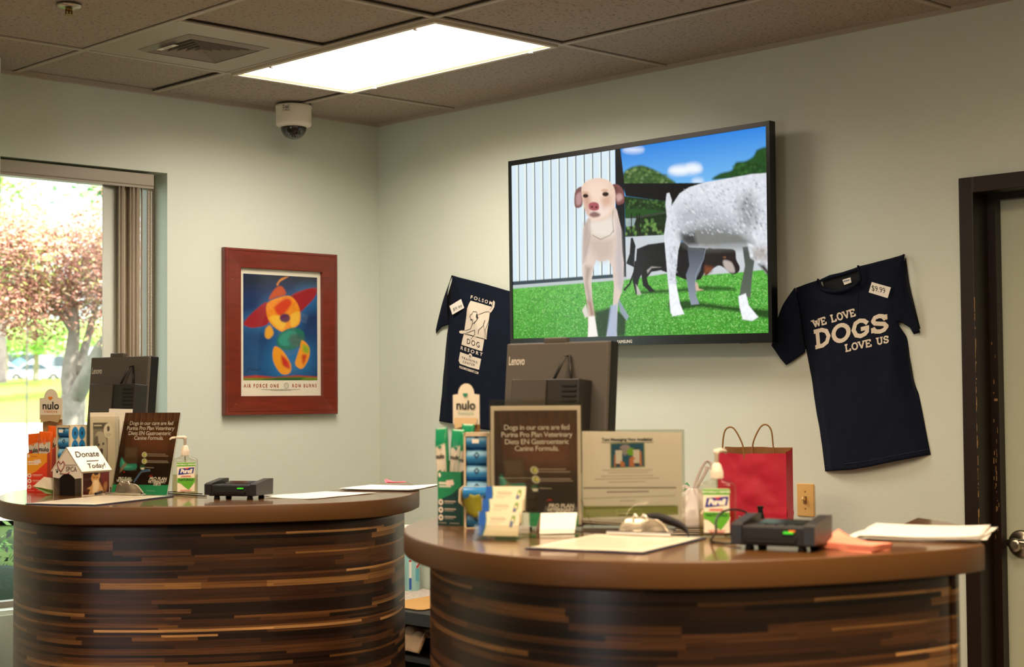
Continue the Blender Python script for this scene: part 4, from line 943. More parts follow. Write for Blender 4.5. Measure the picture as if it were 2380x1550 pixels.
# ---- hand sanitizer pump bottles
def sanitizer(u, v, w, h, label, turn, level, pump_turn):
    t, k = stand('hand_sanitizer_bottle', u, v, turn, label, 'hand sanitizer', 'pump bottles of hand sanitizer on the counters')
    d = w*.52; bh = h*.60                                 # body width, depth, height
    def rr(z, s=1.0, r=.014): # rounded rectangle ring
        pts = []; hw, hd = w/2*s, d/2*s; r = min(r, hw*.95, hd*.95)
        for cx, cy, a0 in ((hw-r, hd-r, 0), (-hw+r, hd-r, 90), (-hw+r, -hd+r, 180), (hw-r, -hd+r, 270)):
            for q in range(5): a = R(a0+q*22.5); pts.append((cx+r*math.cos(a), cy+r*math.sin(a), z))
        return pts
    def loft(rs, f):
        rings = [[f.bm.verts.new(p) for p in r_] for r_ in rs]
        for a, b in zip(rings, rings[1:]):
            for i in range(len(a)): f._f([a[i], a[(i+1) % len(a)], b[(i+1) % len(b)], b[i]], True)
        f._f(rings[0][::-1]); f._f(rings[-1])
    f = MB(); loft([rr(.0005, .94), rr(.004), rr(bh*.93), rr(bh*.97, .96), rr(bh*1.0, .82), rr(bh*1.03, .55, .02), rr(bh*1.06, .32, .02), rr(bh*1.09, .30, .02)], f)
    f.build('bottle_body', clear('bottle_plastic', 'f7f5ee', .8, .05), t)
    f = MB(); loft([rr(.003, .92), rr(.006, .965), rr(bh*level, .965)], f); f.build('gel', clear('sanitizer_gel', 'ece6cf', 1.0, .03, 1.36), t)
    f = MB(); f.lathe([(w*.155, bh*1.07), (w*.165, bh*1.08), (w*.165, bh*1.22), (w*.15, bh*1.24), (w*.13, bh*1.30), (w*.10, bh*1.34), (w*.06, bh*1.36)], n=24)
    for q in range(20):
        a = q/20*2*math.pi; f.box(w*.165*math.cos(a), w*.165*math.sin(a), bh*1.15, .0012, .0012, bh*.12)
    M_p = mat('pump_plastic', 'e6dcc8', .35); f.build('pump_collar', M_p, t)
    f = MB(); f.lathe([(w*.055, bh*1.34), (w*.055, bh*1.52), (w*.085, bh*1.53), (w*.085, bh*1.58), (w*.07, bh*1.60)], n=16); pm = f.build('pump_stem', M_p, t)
    a = R(pump_turn); dx, dy = math.cos(a), math.sin(a)
    f = MB(); z1 = bh*1.575; f.tube([(0, 0, z1), (dx*w*.3, dy*w*.3, z1+.001), (dx*w*.55, dy*w*.55, z1-.001), (dx*w*.62, dy*w*.62, z1-.006)], [w*.07, w*.055, w*.045, w*.035], 10); f.build('nozzle', M_p, t)
    f = MB(); f.tube([(0, 0, bh*1.06), (.002, 0, bh*.5), (.006, .002, .012)], .002, 8); f.build('dip_tube', clear('dip_tube', 'dcd8cc', 1.5, .1), t)
    y = -d/2-.0006; lw = w*.36
    f = MB(); f.box(0, y, bh*.50, 2*lw*.95, .0006, bh*.80); f.build('label_panel', mat('label_film', 'efe6cc', .5), t)
    y -= .0006
    f = MB(); f.box(0, y, bh*.84, lw*2, .0006, bh*.10); f.build('green_band', M_green, t)
    text('band_lettering', 'NATURALLY DERIVED', w*.075, M_inkw, t, (0, y-.0006, bh*.84), bold=.0002)
    f = MB(); f.slab([(-lw*.85, y, bh*.56), (-lw*.72, y, bh*.73), (lw*.9, y, bh*.76), (lw*.78, y, bh*.60)], (0, -1, 0), .0006); f.build('brand_patch', M_navyink, t)
    f = MB(); f.slab([(-lw*.2, y-.0008, bh*.735), (lw*.4, y-.0008, bh*.755), (lw*.1, y-.0008, bh*.70)], (0, -1, 0), .0003); f.build('brand_accent', M_red, t)
    text('brand_lettering', 'Purell', w*.21, M_inkw, t, (0, y-.0012, bh*.655), bold=.0010, shear=.25, sx=.92)
    f = MB(); f.box(0, y, bh*.525, lw*1.0, .0004, bh*.018); f.box(0, y, bh*.500, lw*1.2, .0004, bh*.012); f.build('red_print', M_red, t)
    g = MB(); pts = [(-lw*.95, bh*.475), (lw*.95, bh*.47), (lw*.95, bh*.36), (lw*.6, bh*.24), (lw*.3, bh*.15), (lw*.0, bh*.20), (-lw*.6, bh*.33), (-lw*.95, bh*.35)]
    g.slab([(a, y, b) for a, b in pts], (0, -1, 0), .0006); g.build('green_leaf_print', M_green, t)
    text('naturals_lettering', 'NATURALS', w*.115, mat('dark_green_ink', '1f5a14', .6), t, (0, y-.0012, bh*.42), bold=.0004)
    f = MB(); f.box(0, y, bh*.14, lw*1.3, .0004, bh*.012); f.box(0, y, bh*.11, lw*1.1, .0004, bh*.012); f.build('small_print', M_red, t)
    return t
sanitizer(430, 1150, .080, .193, 'pump bottle of hand sanitizer beside the dark sign on the back counter', 8, .56, 190)
sanitizer(1668, 1249, .080, .196, 'pump bottle of hand sanitizer in front of the red paper bag', -4, .52, 70)
# ---- payment terminals
def terminal(u, v, w, d, h, turn, label, light):
    t, k = stand('card_terminal', u, v, turn, label, 'card terminal', 'black card terminals on the counters')
    f = MB(); ft = .008
    prof = [(-d/2, ft), (d/2, ft), (d/2, ft+h*.72), (-d/2, ft+h*.55)]
    f.box(0, 0, ft+h*.36, w, d, h*.66, bev=.004); f.build('dock_base', M_blackm, t)
    for s in (-1, 1):
        f = MB(); f.prism([(-d/2-.004, ft+h*.10), (d/2, ft+h*.05), (d/2+.002, ft+h*.98), (d/2-.02, ft+h*1.0), (-d/2+.01, ft+h*.80), (-d/2-.004, ft+h*.72)], s*(w/2)-.011, s*(w/2)+.011, ax=0); f.build('side_rail', mat('terminal_side', '1c1816', .4), t)
    f = MB(); f.box(0, .0, ft+h*.63, w*.74, d*.86, h*.18, Matrix.Rotation(R(6), 3, 'X'), bev=.003); tp = f.build('pin_pad', M_black, t)
    f = MB(); f.box(0, d*.12, ft+h*.755, w*.62, d*.42, .003, Matrix.Rotation(R(6), 3, 'X')); f.build('display', mat('dead_screen', '1d201f', .15), tp)
    f = MB()
    for a in range(4):
        for b in range(3): f.box(-w*.22+a*w*.14, -d*.36+b*d*.07, ft+h*(.66+.02*b), w*.10, d*.05, .003, bev=.0008)
    f.build('keys', mat('key_grey', '2b2a28', .5), tp)
    f = MB(); f.box(-w*.02, -d/2-.0032, ft+h*.30, w*.72, .004, h*.10); f.build('card_slot', M_dark, t)
    f = MB(); f.box(-w*.02, -d/2-.004, ft+h*.20, w*.66, .006, h*.05, bev=.001); f.build('front_lip', mat('terminal_side'), t)
    f = MB(); f.box(w*.22, -d/2-.0035, ft+h*.50, w*.13, .003, h*.07); f.build('green_light', mat('green_led', '38c020', .4, emit=.6), t)
    if light: 
        f = MB(); f.box(w*.27, -d/2-.0037, ft+h*.56, w*.08, .003, h*.05); f.build('orange_light', mat('orange_led', 'd86a10', .4, emit=.6), t)
    for sx in (-1, 1):
        for sy in (-1, 1):
            f = MB(); f.lathe([(.008, 0), (.010, .001), (.007, ft+.004)], sx*(w/2-.020), sy*(d/2-.018), 14); f.build('foot', M_black, t)
    return t
terminal(556, 1158, .150, .115, .052, -26, 'black card terminal on the back counter, right of the sanitizer bottle', False)
terminal(1818, 1275, .148, .115, .058, -18, 'black card terminal with a red and green light on the front counter', True)
def cable(pts, r, label, name='cable'):
    f = MB(); P_ = spline(pts, 10); f.tube([tuple(p) for p in P_], r, 8); o = f.build(name, M_black); return tag(o, label, 'cable', 'black cables of the card terminals')
b = lambda u, v, z=.003: tuple(base(u, v)+Vector((0, 0, z)))
cable([b(480, 1155), b(450, 1154), b(420, 1151), b(392, 1149), b(388, 1146), b(410, 1145), b(440, 1148), b(470, 1150)], .0018, 'thin black cable looped beside the terminal on the back counter')
q0 = base(1715, 1262); 
def c3(u, v, D): return tuple(at(u, v, D))
D_ = dep(base(1700, 1268))
cable([c3(1722, 1262, D_), b(1690, 1266), b(1662, 1263), b(1652, 1259), c3(1664, 1236, D_), c3(1664, 1212, D_), c3(1676, 1192, D_+.03), c3(1700, 1184, D_+.06), c3(1728, 1188, D_+.09), c3(1750, 1203, D_+.12), c3(1764, 1222, D_+.14)], .0024, 'black cable arching up beside the terminal on the front counter')
# ---- sheets of paper
def sheet(u, v, w, d, turn, label, name='paper_sheet', n=1, m=M_paper, curl=.004, group=None, th=.0004, z=0, seed=1, cat='paper', jit=6, corner=None, off=(0, 0), pos=None):
    t, k = stand(name, u, v, turn, label, cat, group)
    if pos: t.location.x, t.location.y = pos; t.rotation_euler.z = R(turn)
    t.location.z += z
    rnd = random.Random(seed)
    for q in range(n):
        f = MB(); a = R(rnd.uniform(-jit, jit)) if q else 0; ox, oy = (rnd.uniform(-.012, .012), rnd.uniform(-.01, .01)) if q else (0, 0)
        def fn(i, j):
            x, y = (i-.5)*w, (j-.5)*d
            zz = .0006+q*.0016+curl*(noise.noise(Vector((x*9+q, y*9, seed)))+.5)*.5*((2*i-1)**2+.2)
            if corner: 
                e = max(0, (i if corner[0] > 0 else 1-i)-.55)*max(0, (j if corner[1] > 0 else 1-j)-.3); zz += e*corner[2]
            xx = x*math.cos(a)-y*math.sin(a)+ox; yy = x*math.sin(a)+y*math.cos(a)+oy
            return (xx+off[0], yy+off[1], max(zz, .0005+q*.0012))
        f.grid(fn, 16, 12); o = f.build('sheet', m, t); sd = o.modifiers.new('s', 'SOLIDIFY'); sd.thickness = th; sd.offset = 1
    return t
sheet(903, 1136, .27, .24, -66, 'white papers stacked on the right end of the back counter', 'paper_stack', 3, z=.001, seed=3, curl=.006, jit=5, corner=(1, 1, .02), pos=(-1.274, -1.625))
sheet(722, 1154, .20, .33, -76, 'loose white sheet lying in the middle of the back counter', 'paper_sheet', 1, z=.0005, seed=4, corner=(-1, -1, .01), pos=(-1.640, -1.715))
sheet(917, 1128, .066, .045, 5, 'small pink note lying on the papers of the back counter', 'sticky_note', 2, mat('pink_note', 'f0707c', .6), z=.009, seed=5, cat='note', corner=(-1, 1, .03))
sheet(2155, 1240, .25, .31, -67, 'thick stack of white papers on the door end of the front counter', 'paper_stack', 6, z=.0005, seed=6, curl=.007, jit=6, corner=(1, -1, .01), pos=(-1.64, -3.868))
t, k = stand('note_pad', 1985, 1276, -30, 'stack of salmon pink note slips on the front counter beside the terminal', 'note pad')
M_salmon = mat('salmon_paper', 'f0967a', .6)
for q in range(7):
    f = MB()
    def fn(i, j, q=q): return ((i-.5)*.120+q*.0006, (j-.5)*.075, .0008+q*.0021+(.015*max(0, .6-i)**2*4*(j)*(.4+.1*q)))
    f.grid(fn, 10, 8); o = f.build('slip', M_salmon, t); o.rotation_euler.z = R((q*37 % 5)-2); sd = o.modifiers.new('s', 'SOLIDIFY'); sd.thickness = .0018; sd.offset = 1
# ---- clipboards
def clipboard(u, v, w, d, turn, label, pen, cw=.125, cx=0):
    t = empty('clipboard', (u, v, ZC), R(turn), label, 'clipboard', 'clipboards with forms on the counters'); hz = .034 if cx else .046
    f = MB(); f.box(0, 0, .0018, w, d, .003, bev=.0008); f.build('board', mat('navy_board', '1c2540', .4), t)
    f = MB(); f.grid(lambda i, j: ((i-.5)*w*.95, (j-.5)*d*.94-.004, .0042+.001*noise.noise(Vector((i*3, j*3, w)))), 10, 10); o = f.build('form_sheet', mat('form_paper', 'e9e0c8', .25, spec=.5), t)
    f = MB()
    for q in range(9): f.box(0, -d*.36+q*d*.075, .0052, w*.78, .0012, .0003)
    f.build('form_lines', M_grey, t)
    cy = d/2-.020
    f = MB(); f.box(cx, cy, .0075, cw, .030, .003, bev=.001); f.box(cx, cy-.014, .010, cw*1.0, .004, .008, bev=.0015); f.build('clip_plate', M_chrome, t)
    def hump(i, j):
        x = (i-.5)*cw*(.86-.42*j); return (x+cx, cy+.020-.020*j+.004*math.cos(i*math.pi*2), .010+hz*math.sin(j*math.pi*.5)-.004*abs(2*i-1))
    f = MB(); f.grid(hump, 14, 8); o = f.build('clip_jaw', M_chrome, t); sd = o.modifiers.new('s', 'SOLIDIFY'); sd.thickness = .0012
    f = MB(); 
    for s in (-1, 1): f.tube([(cx+s*.016, cy, hz), (cx+s*.018, cy-.004, hz+.009), (cx+s*.010, cy-.006, hz+.016), (cx+s*.004, cy-.006, hz+.010)], .003, 8)
    f.build('clip_ears', M_chrome, t)
    return t
t = clipboard(-2.218, -1.399, .238, .42, -64, 'clipboard with a form and a blue pen on the back counter, left part', True, .130, -.045)
t = clipboard(-2.226, -3.505, .256, .35, -71, 'clipboard with a form and shiny clip on the front counter', True, .150, -.014)
# pens and straps lie over the clips
def free(name, pts, r, m, label, cat, group=None, flat=1.0):
    f = MB(); f.tube([tuple(p) for p in spline(pts, 8)], r, 10, flat=flat); o = f.build(name, m); return tag(o, label, cat, group)
D_ = dep(base(320, 1156))
free('pen', [at(311, 1121, D_), at(320, 1108, D_), at(330, 1096, D_-.01), at(348, 1093, D_-.02)], [.002]*4+[.003]*12+[.0038]*9, mat('pen_blue', '22405c', .4), 'dark blue pen leaning on the clip of the back clipboard', 'pen')
free('pen', [b(222, 1152, .006), b(238, 1149, .010), b(258, 1143, .014)], .004, M_black, 'short black pen lying left of the back clipboard clip', 'pen')
D_ = dep(base(1520, 1250))
f = MB(); pl_ = spline([at(1466, 1232, D_+.07), at(1478, 1214, D_+.07), at(1500, 1204, D_+.07), at(1530, 1202, D_+.06), at(1562, 1212, D_+.05), at(1588, 1224, D_+.03), at(1600, 1237, D_+.01), at(1602, 1248, D_)], 8)
ax_ = UP*.0075
g = [[f.bm.verts.new(p+ax_*s_*(.5+.8*math.sin(math.pi*min(1, i/(len(pl_)-1)*1.1)))) for s_ in (-1, 1)] for i, p in enumerate(pl_)]
for a_, b_ in zip(g, g[1:]): f._f([a_[0], a_[1], b_[1], b_[0]], True)
o = f.build('lanyard_strap', M_blackm); sd = o.modifiers.new('s', 'SOLIDIFY'); sd.thickness = .003; tag(o, 'black strap curling behind the front clipboard clip', 'strap')
# ---- feeding sign, twice
SRC = [(1043, 570), (1550, 580), (1432, 1370), (922, 1368)]     # crop 1845x1550 frame of the left sign
def sign_canvas():
    cv = Canvas(150, 200, '3a2416', src=SRC)
    cv.poly([(1030, 560), (1560, 560), (1560, 700), (1000, 700)], '4a3220', 20)
    for q in range(26): cv.line([(1040+q*20+cv.rng.rand()*8, 570), (1010+q*20, 1000)], 2.0, ['5c3a22', '2c1a10', '6e4a2e'][q % 3], 1.5, .5)
    cv.poly([(1150, 760), (1450, 760), (1420, 1000), (1120, 1000)], '7a4a30', 28, True, alpha=.75)
    cv.poly([(960, 960), (1520, 1020), (1480, 1400), (900, 1400)], '1c100a', 30, alpha=.9)
    cv.poly([(1045, 905), (1175, 905), (1160, 1040), (1150, 1140), (1010, 1130), (1040, 1000)], '4a3828', 1.5); cv.poly([(1055, 915), (1165, 912), (1150, 1010), (1050, 1010)], '6a5540', 3, alpha=.6)
    cv.poly([(1015, 1010), (1060, 1070), (1150, 1075), (1140, 1130), (1010, 1120)], '2e8a78', 1.5, True); cv.poly([(1020, 1030), (1060, 1085), (1120, 1100), (1040, 1110)], '62c4ac', 2, True, alpha=.8)
    cv.poly([(1050, 1060), (1065, 1080), (1020, 1140), (1000, 1160), (1010, 1110)], '8a7a60', 2)
    for y in (985, 1048): cv.ell(1226, y, 24, 26, 'd8d4b8', 1); cv.ell(1226, y, 12, 17, '6a8a20', 2); cv.ell(1230, y, 8, 10, 'e8d84a', 1)
    cv.ell(1208, 1108, 24, 26, '2c5a3c', 1); cv.poly([(1192, 1110), (1228, 1110), (1222, 1128), (1198, 1128)], 'f0ead8', 1)
    for y, a, b_ in ((978, 1255, 1415), (996, 1255, 1440), (1044, 1245, 1435), (1058, 1245, 1445), (1108, 1238, 1310)): cv.line([(a, y), (b_, y+3)], 1.1, 'cfc2ae', .8, .75)
    cv.poly([(1000, 1215), (1110, 1215), (1108, 1248), (998, 1248)], '1c7a5c', .8); cv.line([(1040, 1231), (1098, 1231)], 2.4, 'e8f0e0', 1)
    cv.poly([(1290, 1182), (1300, 1192), (1270, 1192)], 'd03020', 1.5); cv.poly([(1040, 1145), (1050, 1156), (1035, 1156)], 'd03020', 1.5)
    cv.poly([(900, 1275), (1460, 1275), (1440, 1380), (900, 1380)], '2fa06c', .8); cv.line([(1250, 1330), (1320, 1331)], 1.2, '8ad0a8', .8)
    return cv
SIGN = sign_canvas()
def text_lines(parent, w, h, y):
    for s, fz in (('Dogs in our care are fed', .118), ('Purina Pro Plan Veterinary', .180), ('Diets EN Gastroenteric', .242), ('Canine Formula.', .300)):
        text('sign_lettering', s, w*.088, M_inkw, parent, (w*.012, y, h*(1-fz)), space=.92)
    for s, fz, fx, sz in (('PRO PLAN', .795, .30, .066), ('VETERINARY', .832, .29, .056), ('DIETS', .862, .30, .05), ('PRO PLAN', .795, -.30, .05), ('VETERINARY', .825, -.30, .05), ('DIETS', .850, -.30, .04)):
        text('logo_lettering', s, w*sz, M_inkw, parent, (w*fx, y, h*(1-fz)), bold=.0003, shear=.1)
# left: bare sign in a slanted holder
t, k = stand('feeding_sign', 322, 1152, -36, 'brown sign about dogs in our care, leaning on the back counter', 'sign', 'brown feeding signs on the counters')
ln = R(16); w, h = .212, .268
s_ = empty('hold'); bpy.data.objects.remove(s_)
sg = SIGN.mesh('printed_sheet', [(-w/2, 0, h+.004), (w/2, 0, h+.004), (w/2, 0, .004), (-w/2, 0, .004)], GLOSSP, t); sg.rotation_euler.x = -ln
text_lines(sg, w, h, -.0012)
f = MB(); f.box(0, .0014, h/2+.004, w, .0012, h); o = f.build('backing_sheet', M_paper, t); o.rotation_euler.x = -ln
f = MB(); f.box(0, .004, h/2+.002, w+.004, .002, h, bev=.0005); f.box(0, -.0025, h/2-.01, w+.004, .0015, h-.03, bev=.0004); o = f.build('acrylic_stand', M_acr, t); o.rotation_euler.x = -ln
f = MB(); f.box(0, .045, .0015, w+.004, .10, .002); f.build('acrylic_foot', M_acr, t)
# right: upright acrylic holder with a white border sheet
t, k = stand('feeding_sign', 1247, 1231, -3, 'dark brown sign in a white-edged acrylic holder on the front counter', 'sign', 'brown feeding signs on the counters')
w, h = .209, .284
f = MB(); f.box(0, .001, h/2+.006, w-.002, .0010, h-.012); o = f.build('white_backing', M_tpaper, t)
w2, h2 = w*.915, h*.935
sg = SIGN.mesh('printed_sheet', [(-w2/2, -.0014, h2+.008), (w2/2, -.0014, h2+.008), (w2/2, -.0014, .008), (-w2/2, -.0014, .008)], PAINTED, t)
text_lines(sg, w2, h2, -.0030)
f = MB()
f.box(0, -.0045, h/2+.006, w+.004, .0020, h+.010, bev=.0006); f.build('acrylic_front', clear('sign_acrylic', 'f4f4f0', 1.5, .02), t)
f = MB(); f.box(0, .004, h/2+.008, w+.004, .0020, h+.014, bev=.0006); f.build('acrylic_back', M_acr, t)
f = MB(); f.slab([(-w/2, -.060, .0005), (w/2, -.060, .0005), (w/2, .05, .0005), (-w/2, .05, .0005)], (0, 0, 1), .002); f.build('acrylic_foot', M_acr, t)
f = MB(); f.slab([(w/2, .000, .07), (w/2+.030, -.04, .002), (w/2+.026, -.04, .002), (w/2-.004, .000, .07)], (0, 1, 0), .003); f.build('acrylic_brace', M_acr, t)
# small blank card in its own stand
t, k = stand('blank_card', 1300, 1243, 10, 'small blank white card standing tilted before the dark framed sign', 'card')
f = MB(); f.slab([(-.044, .000, .003), (.034, .0, .003), (.046, .030, .046), (-.036, .030, .046)], (0, 1, .3), .001); f.build('card_face', mat('bright_card', 'f6f1e6', .3), t)
f = MB(); f.slab([(-.044, .060, .001), (.034, .060, .001), (.046, .032, .046), (-.036, .032, .046)], (0, 1, 0), .001); f.build('card_back', M_paper, t)
t, k = stand('acrylic_tray', 1294, 1248, 0, 'clear low acrylic tray beneath the blank white card', 'tray')
f = MB(); f.box(0, -.002, .0012, .118, .06, .002); f.box(0, .030, .008, .118, .002, .014); f.box(-.058, 0, .006, .002, .06, .010); f.build('acrylic_body', M_acr, t)
# ---- text messaging notice
t, k = stand('messaging_notice', 1470, 1227, -2, 'cream landscape notice in an acrylic holder about text messaging', 'notice')
w, h = .230, .214
src = [(186, 190), (1195, 215), (1180, 1140), (190, 1060)]
cv = Canvas(170, 148, 'f6eedc', src=src)
cv.poly([(150, 180), (1200, 180), (1200, 1100), (150, 1100)], 'f8f0e0', 4)
cv.poly([(462, 318), (806, 318), (806, 574), (462, 574)], '9aa860', .8); cv.poly([(470, 326), (796, 326), (796, 566), (470, 566)], '135a78', .8)
cv.ell(610, 385, 56, 50, 'a79aa0', 1); cv.ell(672, 412, 46, 40, '7cb820', 1); cv.poly([(590, 410), (625, 440), (600, 450)], 'a79aa0', 1)
for x in (512, 688):
    cv.poly([(x, 388), (x+66, 388), (x+66, 540), (x, 540)], 'e8e2d4', .8); cv.poly([(x, 380), (x+66, 380), (x+66, 392), (x, 392)], '2a2a30', .8); cv.poly([(x, 530), (x+60, 530), (x+60, 548), (x, 548)], '3a2a24', .8)
cv.poly([(500, 440), (514, 440), (514, 560), (498, 560)], 'd08050', 1); cv.poly([(560, 500), (600, 520), (602, 562), (560, 562)], 'd8804e', 1); cv.poly([(650, 480), (680, 460), (712, 480), (690, 500), (700, 562), (648, 562)], 'd8804e', 1); cv.poly([(752, 410), (772, 410), (776, 560), (752, 560)], 'd08050', 1)
for y, a, b_, w_ in ((590, 385, 880, 1.2), (617, 445, 830, 1.2), (648, 375, 885, 1.2), (675, 315, 945, 1.2), (712, 445, 805, 1.2), (858, 200, 1100, 1.2), (905, 555, 700, 1.2)):
    cv.line([(a, y), (b_, y+(b_-a)*.03)], w_, '9a8666', 1.0, .7)
cv.line([(205, 755), (1115, 803)], 2.2, '6c5a44', .9, .9); cv.line([(430, 808), (832, 826)], 2.2, '7a4a3c', .9, .8)
cv.poly([(195, 930), (1135, 990), (1135, 1085), (195, 1045)], '9ba254', 1.2); cv.poly([(510, 988), (770, 1000), (770, 1072), (510, 1055)], 'aeb465', 1)
for y, a, b_, w_ in ((952, 210, 1100, 1.6), (1008, 530, 750, 1.4), (1044, 540, 720, 2.6)): cv.line([(a, y), (b_, y+(b_-a)*.045)], w_, '5c5c34', .9, .75)
sg = cv.mesh('printed_sheet', [(-w/2, 0, h+.010), (w/2, 0, h+.006), (w/2, 0, .020), (-w/2, 0, .020)], M_tprint, t)
text('notice_heading', 'Text Messaging Now Available!', .0092, M_ink, t, (-.010, -.0012, h-.010), bold=.0003)
f = MB(); f.box(-.010, -.0010, h-.0165, .122, .0004, .0009); f.build('heading_underline', M_ink, t)
f = MB(); f.box(.002, -.003, h/2+.008, w+.010, .002, h+.010, bev=.0006); f.box(.002, .004, h/2+.008, w+.010, .002, h+.010, bev=.0006); f.build('acrylic_sleeve', M_acr, t)
f = MB(); f.box(0, .02, .0012, w, .08, .002); f.build('acrylic_foot', M_acr, t)
# ---- business card rack with cards
t, k = stand('card_rack', 1165, 1252, -16, 'clear three-tier acrylic rack holding business cards on the front counter', 'card rack')
rk = t
f = MB(); ww = .098
for x in (-ww/2, ww/2): f.prism([(-.035, 0), (.050, 0), (.050, .092), (.020, .092), (.020, .060), (-.006, .060), (-.006, .034), (-.035, .030)], x-.001, x+.001, ax=0)
f.build('side_panel', M_acr, t)
for q, (y, z) in enumerate(((-.034, .004), (-.006, .030), (.020, .056))):
    f = MB(); f.box(0, y, z+.014, ww, .002, .028, bev=.0005); f.box(0, y+.014, z, ww, .028, .002); f.build('pocket', M_acr, t)
f = MB(); f.box(0, -.052, .006, ww*.98, .002, .012); f.box(0, -.044, .001, ww, .018, .002); f.build('front_lip', M_acr, t)
for q, (y, z, s) in enumerate(((-.026, .008, 'front'), (.000, .034, 'middle'), (.026, .060, 'back'))):
    q0 = empty('business_cards', t.location, t.rotation_euler.z, 'stack of cream business cards in the %s tier of the acrylic rack' % s, 'business cards', 'business cards in the acrylic rack')
    cv = Canvas(70, 42, 'efe3bf')
    cv.poly([(-4, -4), (10, -4), (13, 12), (12, 28), (6, 46), (-4, 46)], '1558b0', 1, True); cv.line([(10, -2), (13.5, 14), (12.5, 28), (7, 44)], 1.2, '3a8a3a', .6)
    for y1, a, b_, w_ in ((10, 20, 44, .9), (13, 22, 46, 2.0), (17, 19, 44, .9), (20, 19, 34, .8)): cv.line([(a, y1), (b_, y1)], w_, '9a8c74', .8, .8)
    cv.poly([(57, 8), (63, 7), (62, 18), (56, 18)], '7aa048', 1.2, True); cv.poly([(55, 16), (60, 15), (58, 26), (54, 25)], '5a6a90', 1.2, True); cv.ell(59, 14, 1.6, 3, 'efe3bf', 1)
    o = cv.mesh('card_front', [(-.0445, 0, .052), (.0445, 0, .052), (.0445, 0, 0), (-.0445, 0, 0)], PAINTED, q0); o.location = (0, y, z); o.rotation_euler.x = R(-14)
    f = MB(); f.box(0, .004, .026, .089, .006, .052); o = f.build('card_block', mat('cream_card'), q0); o.location = (0, y, z); o.rotation_euler.x = R(-14)
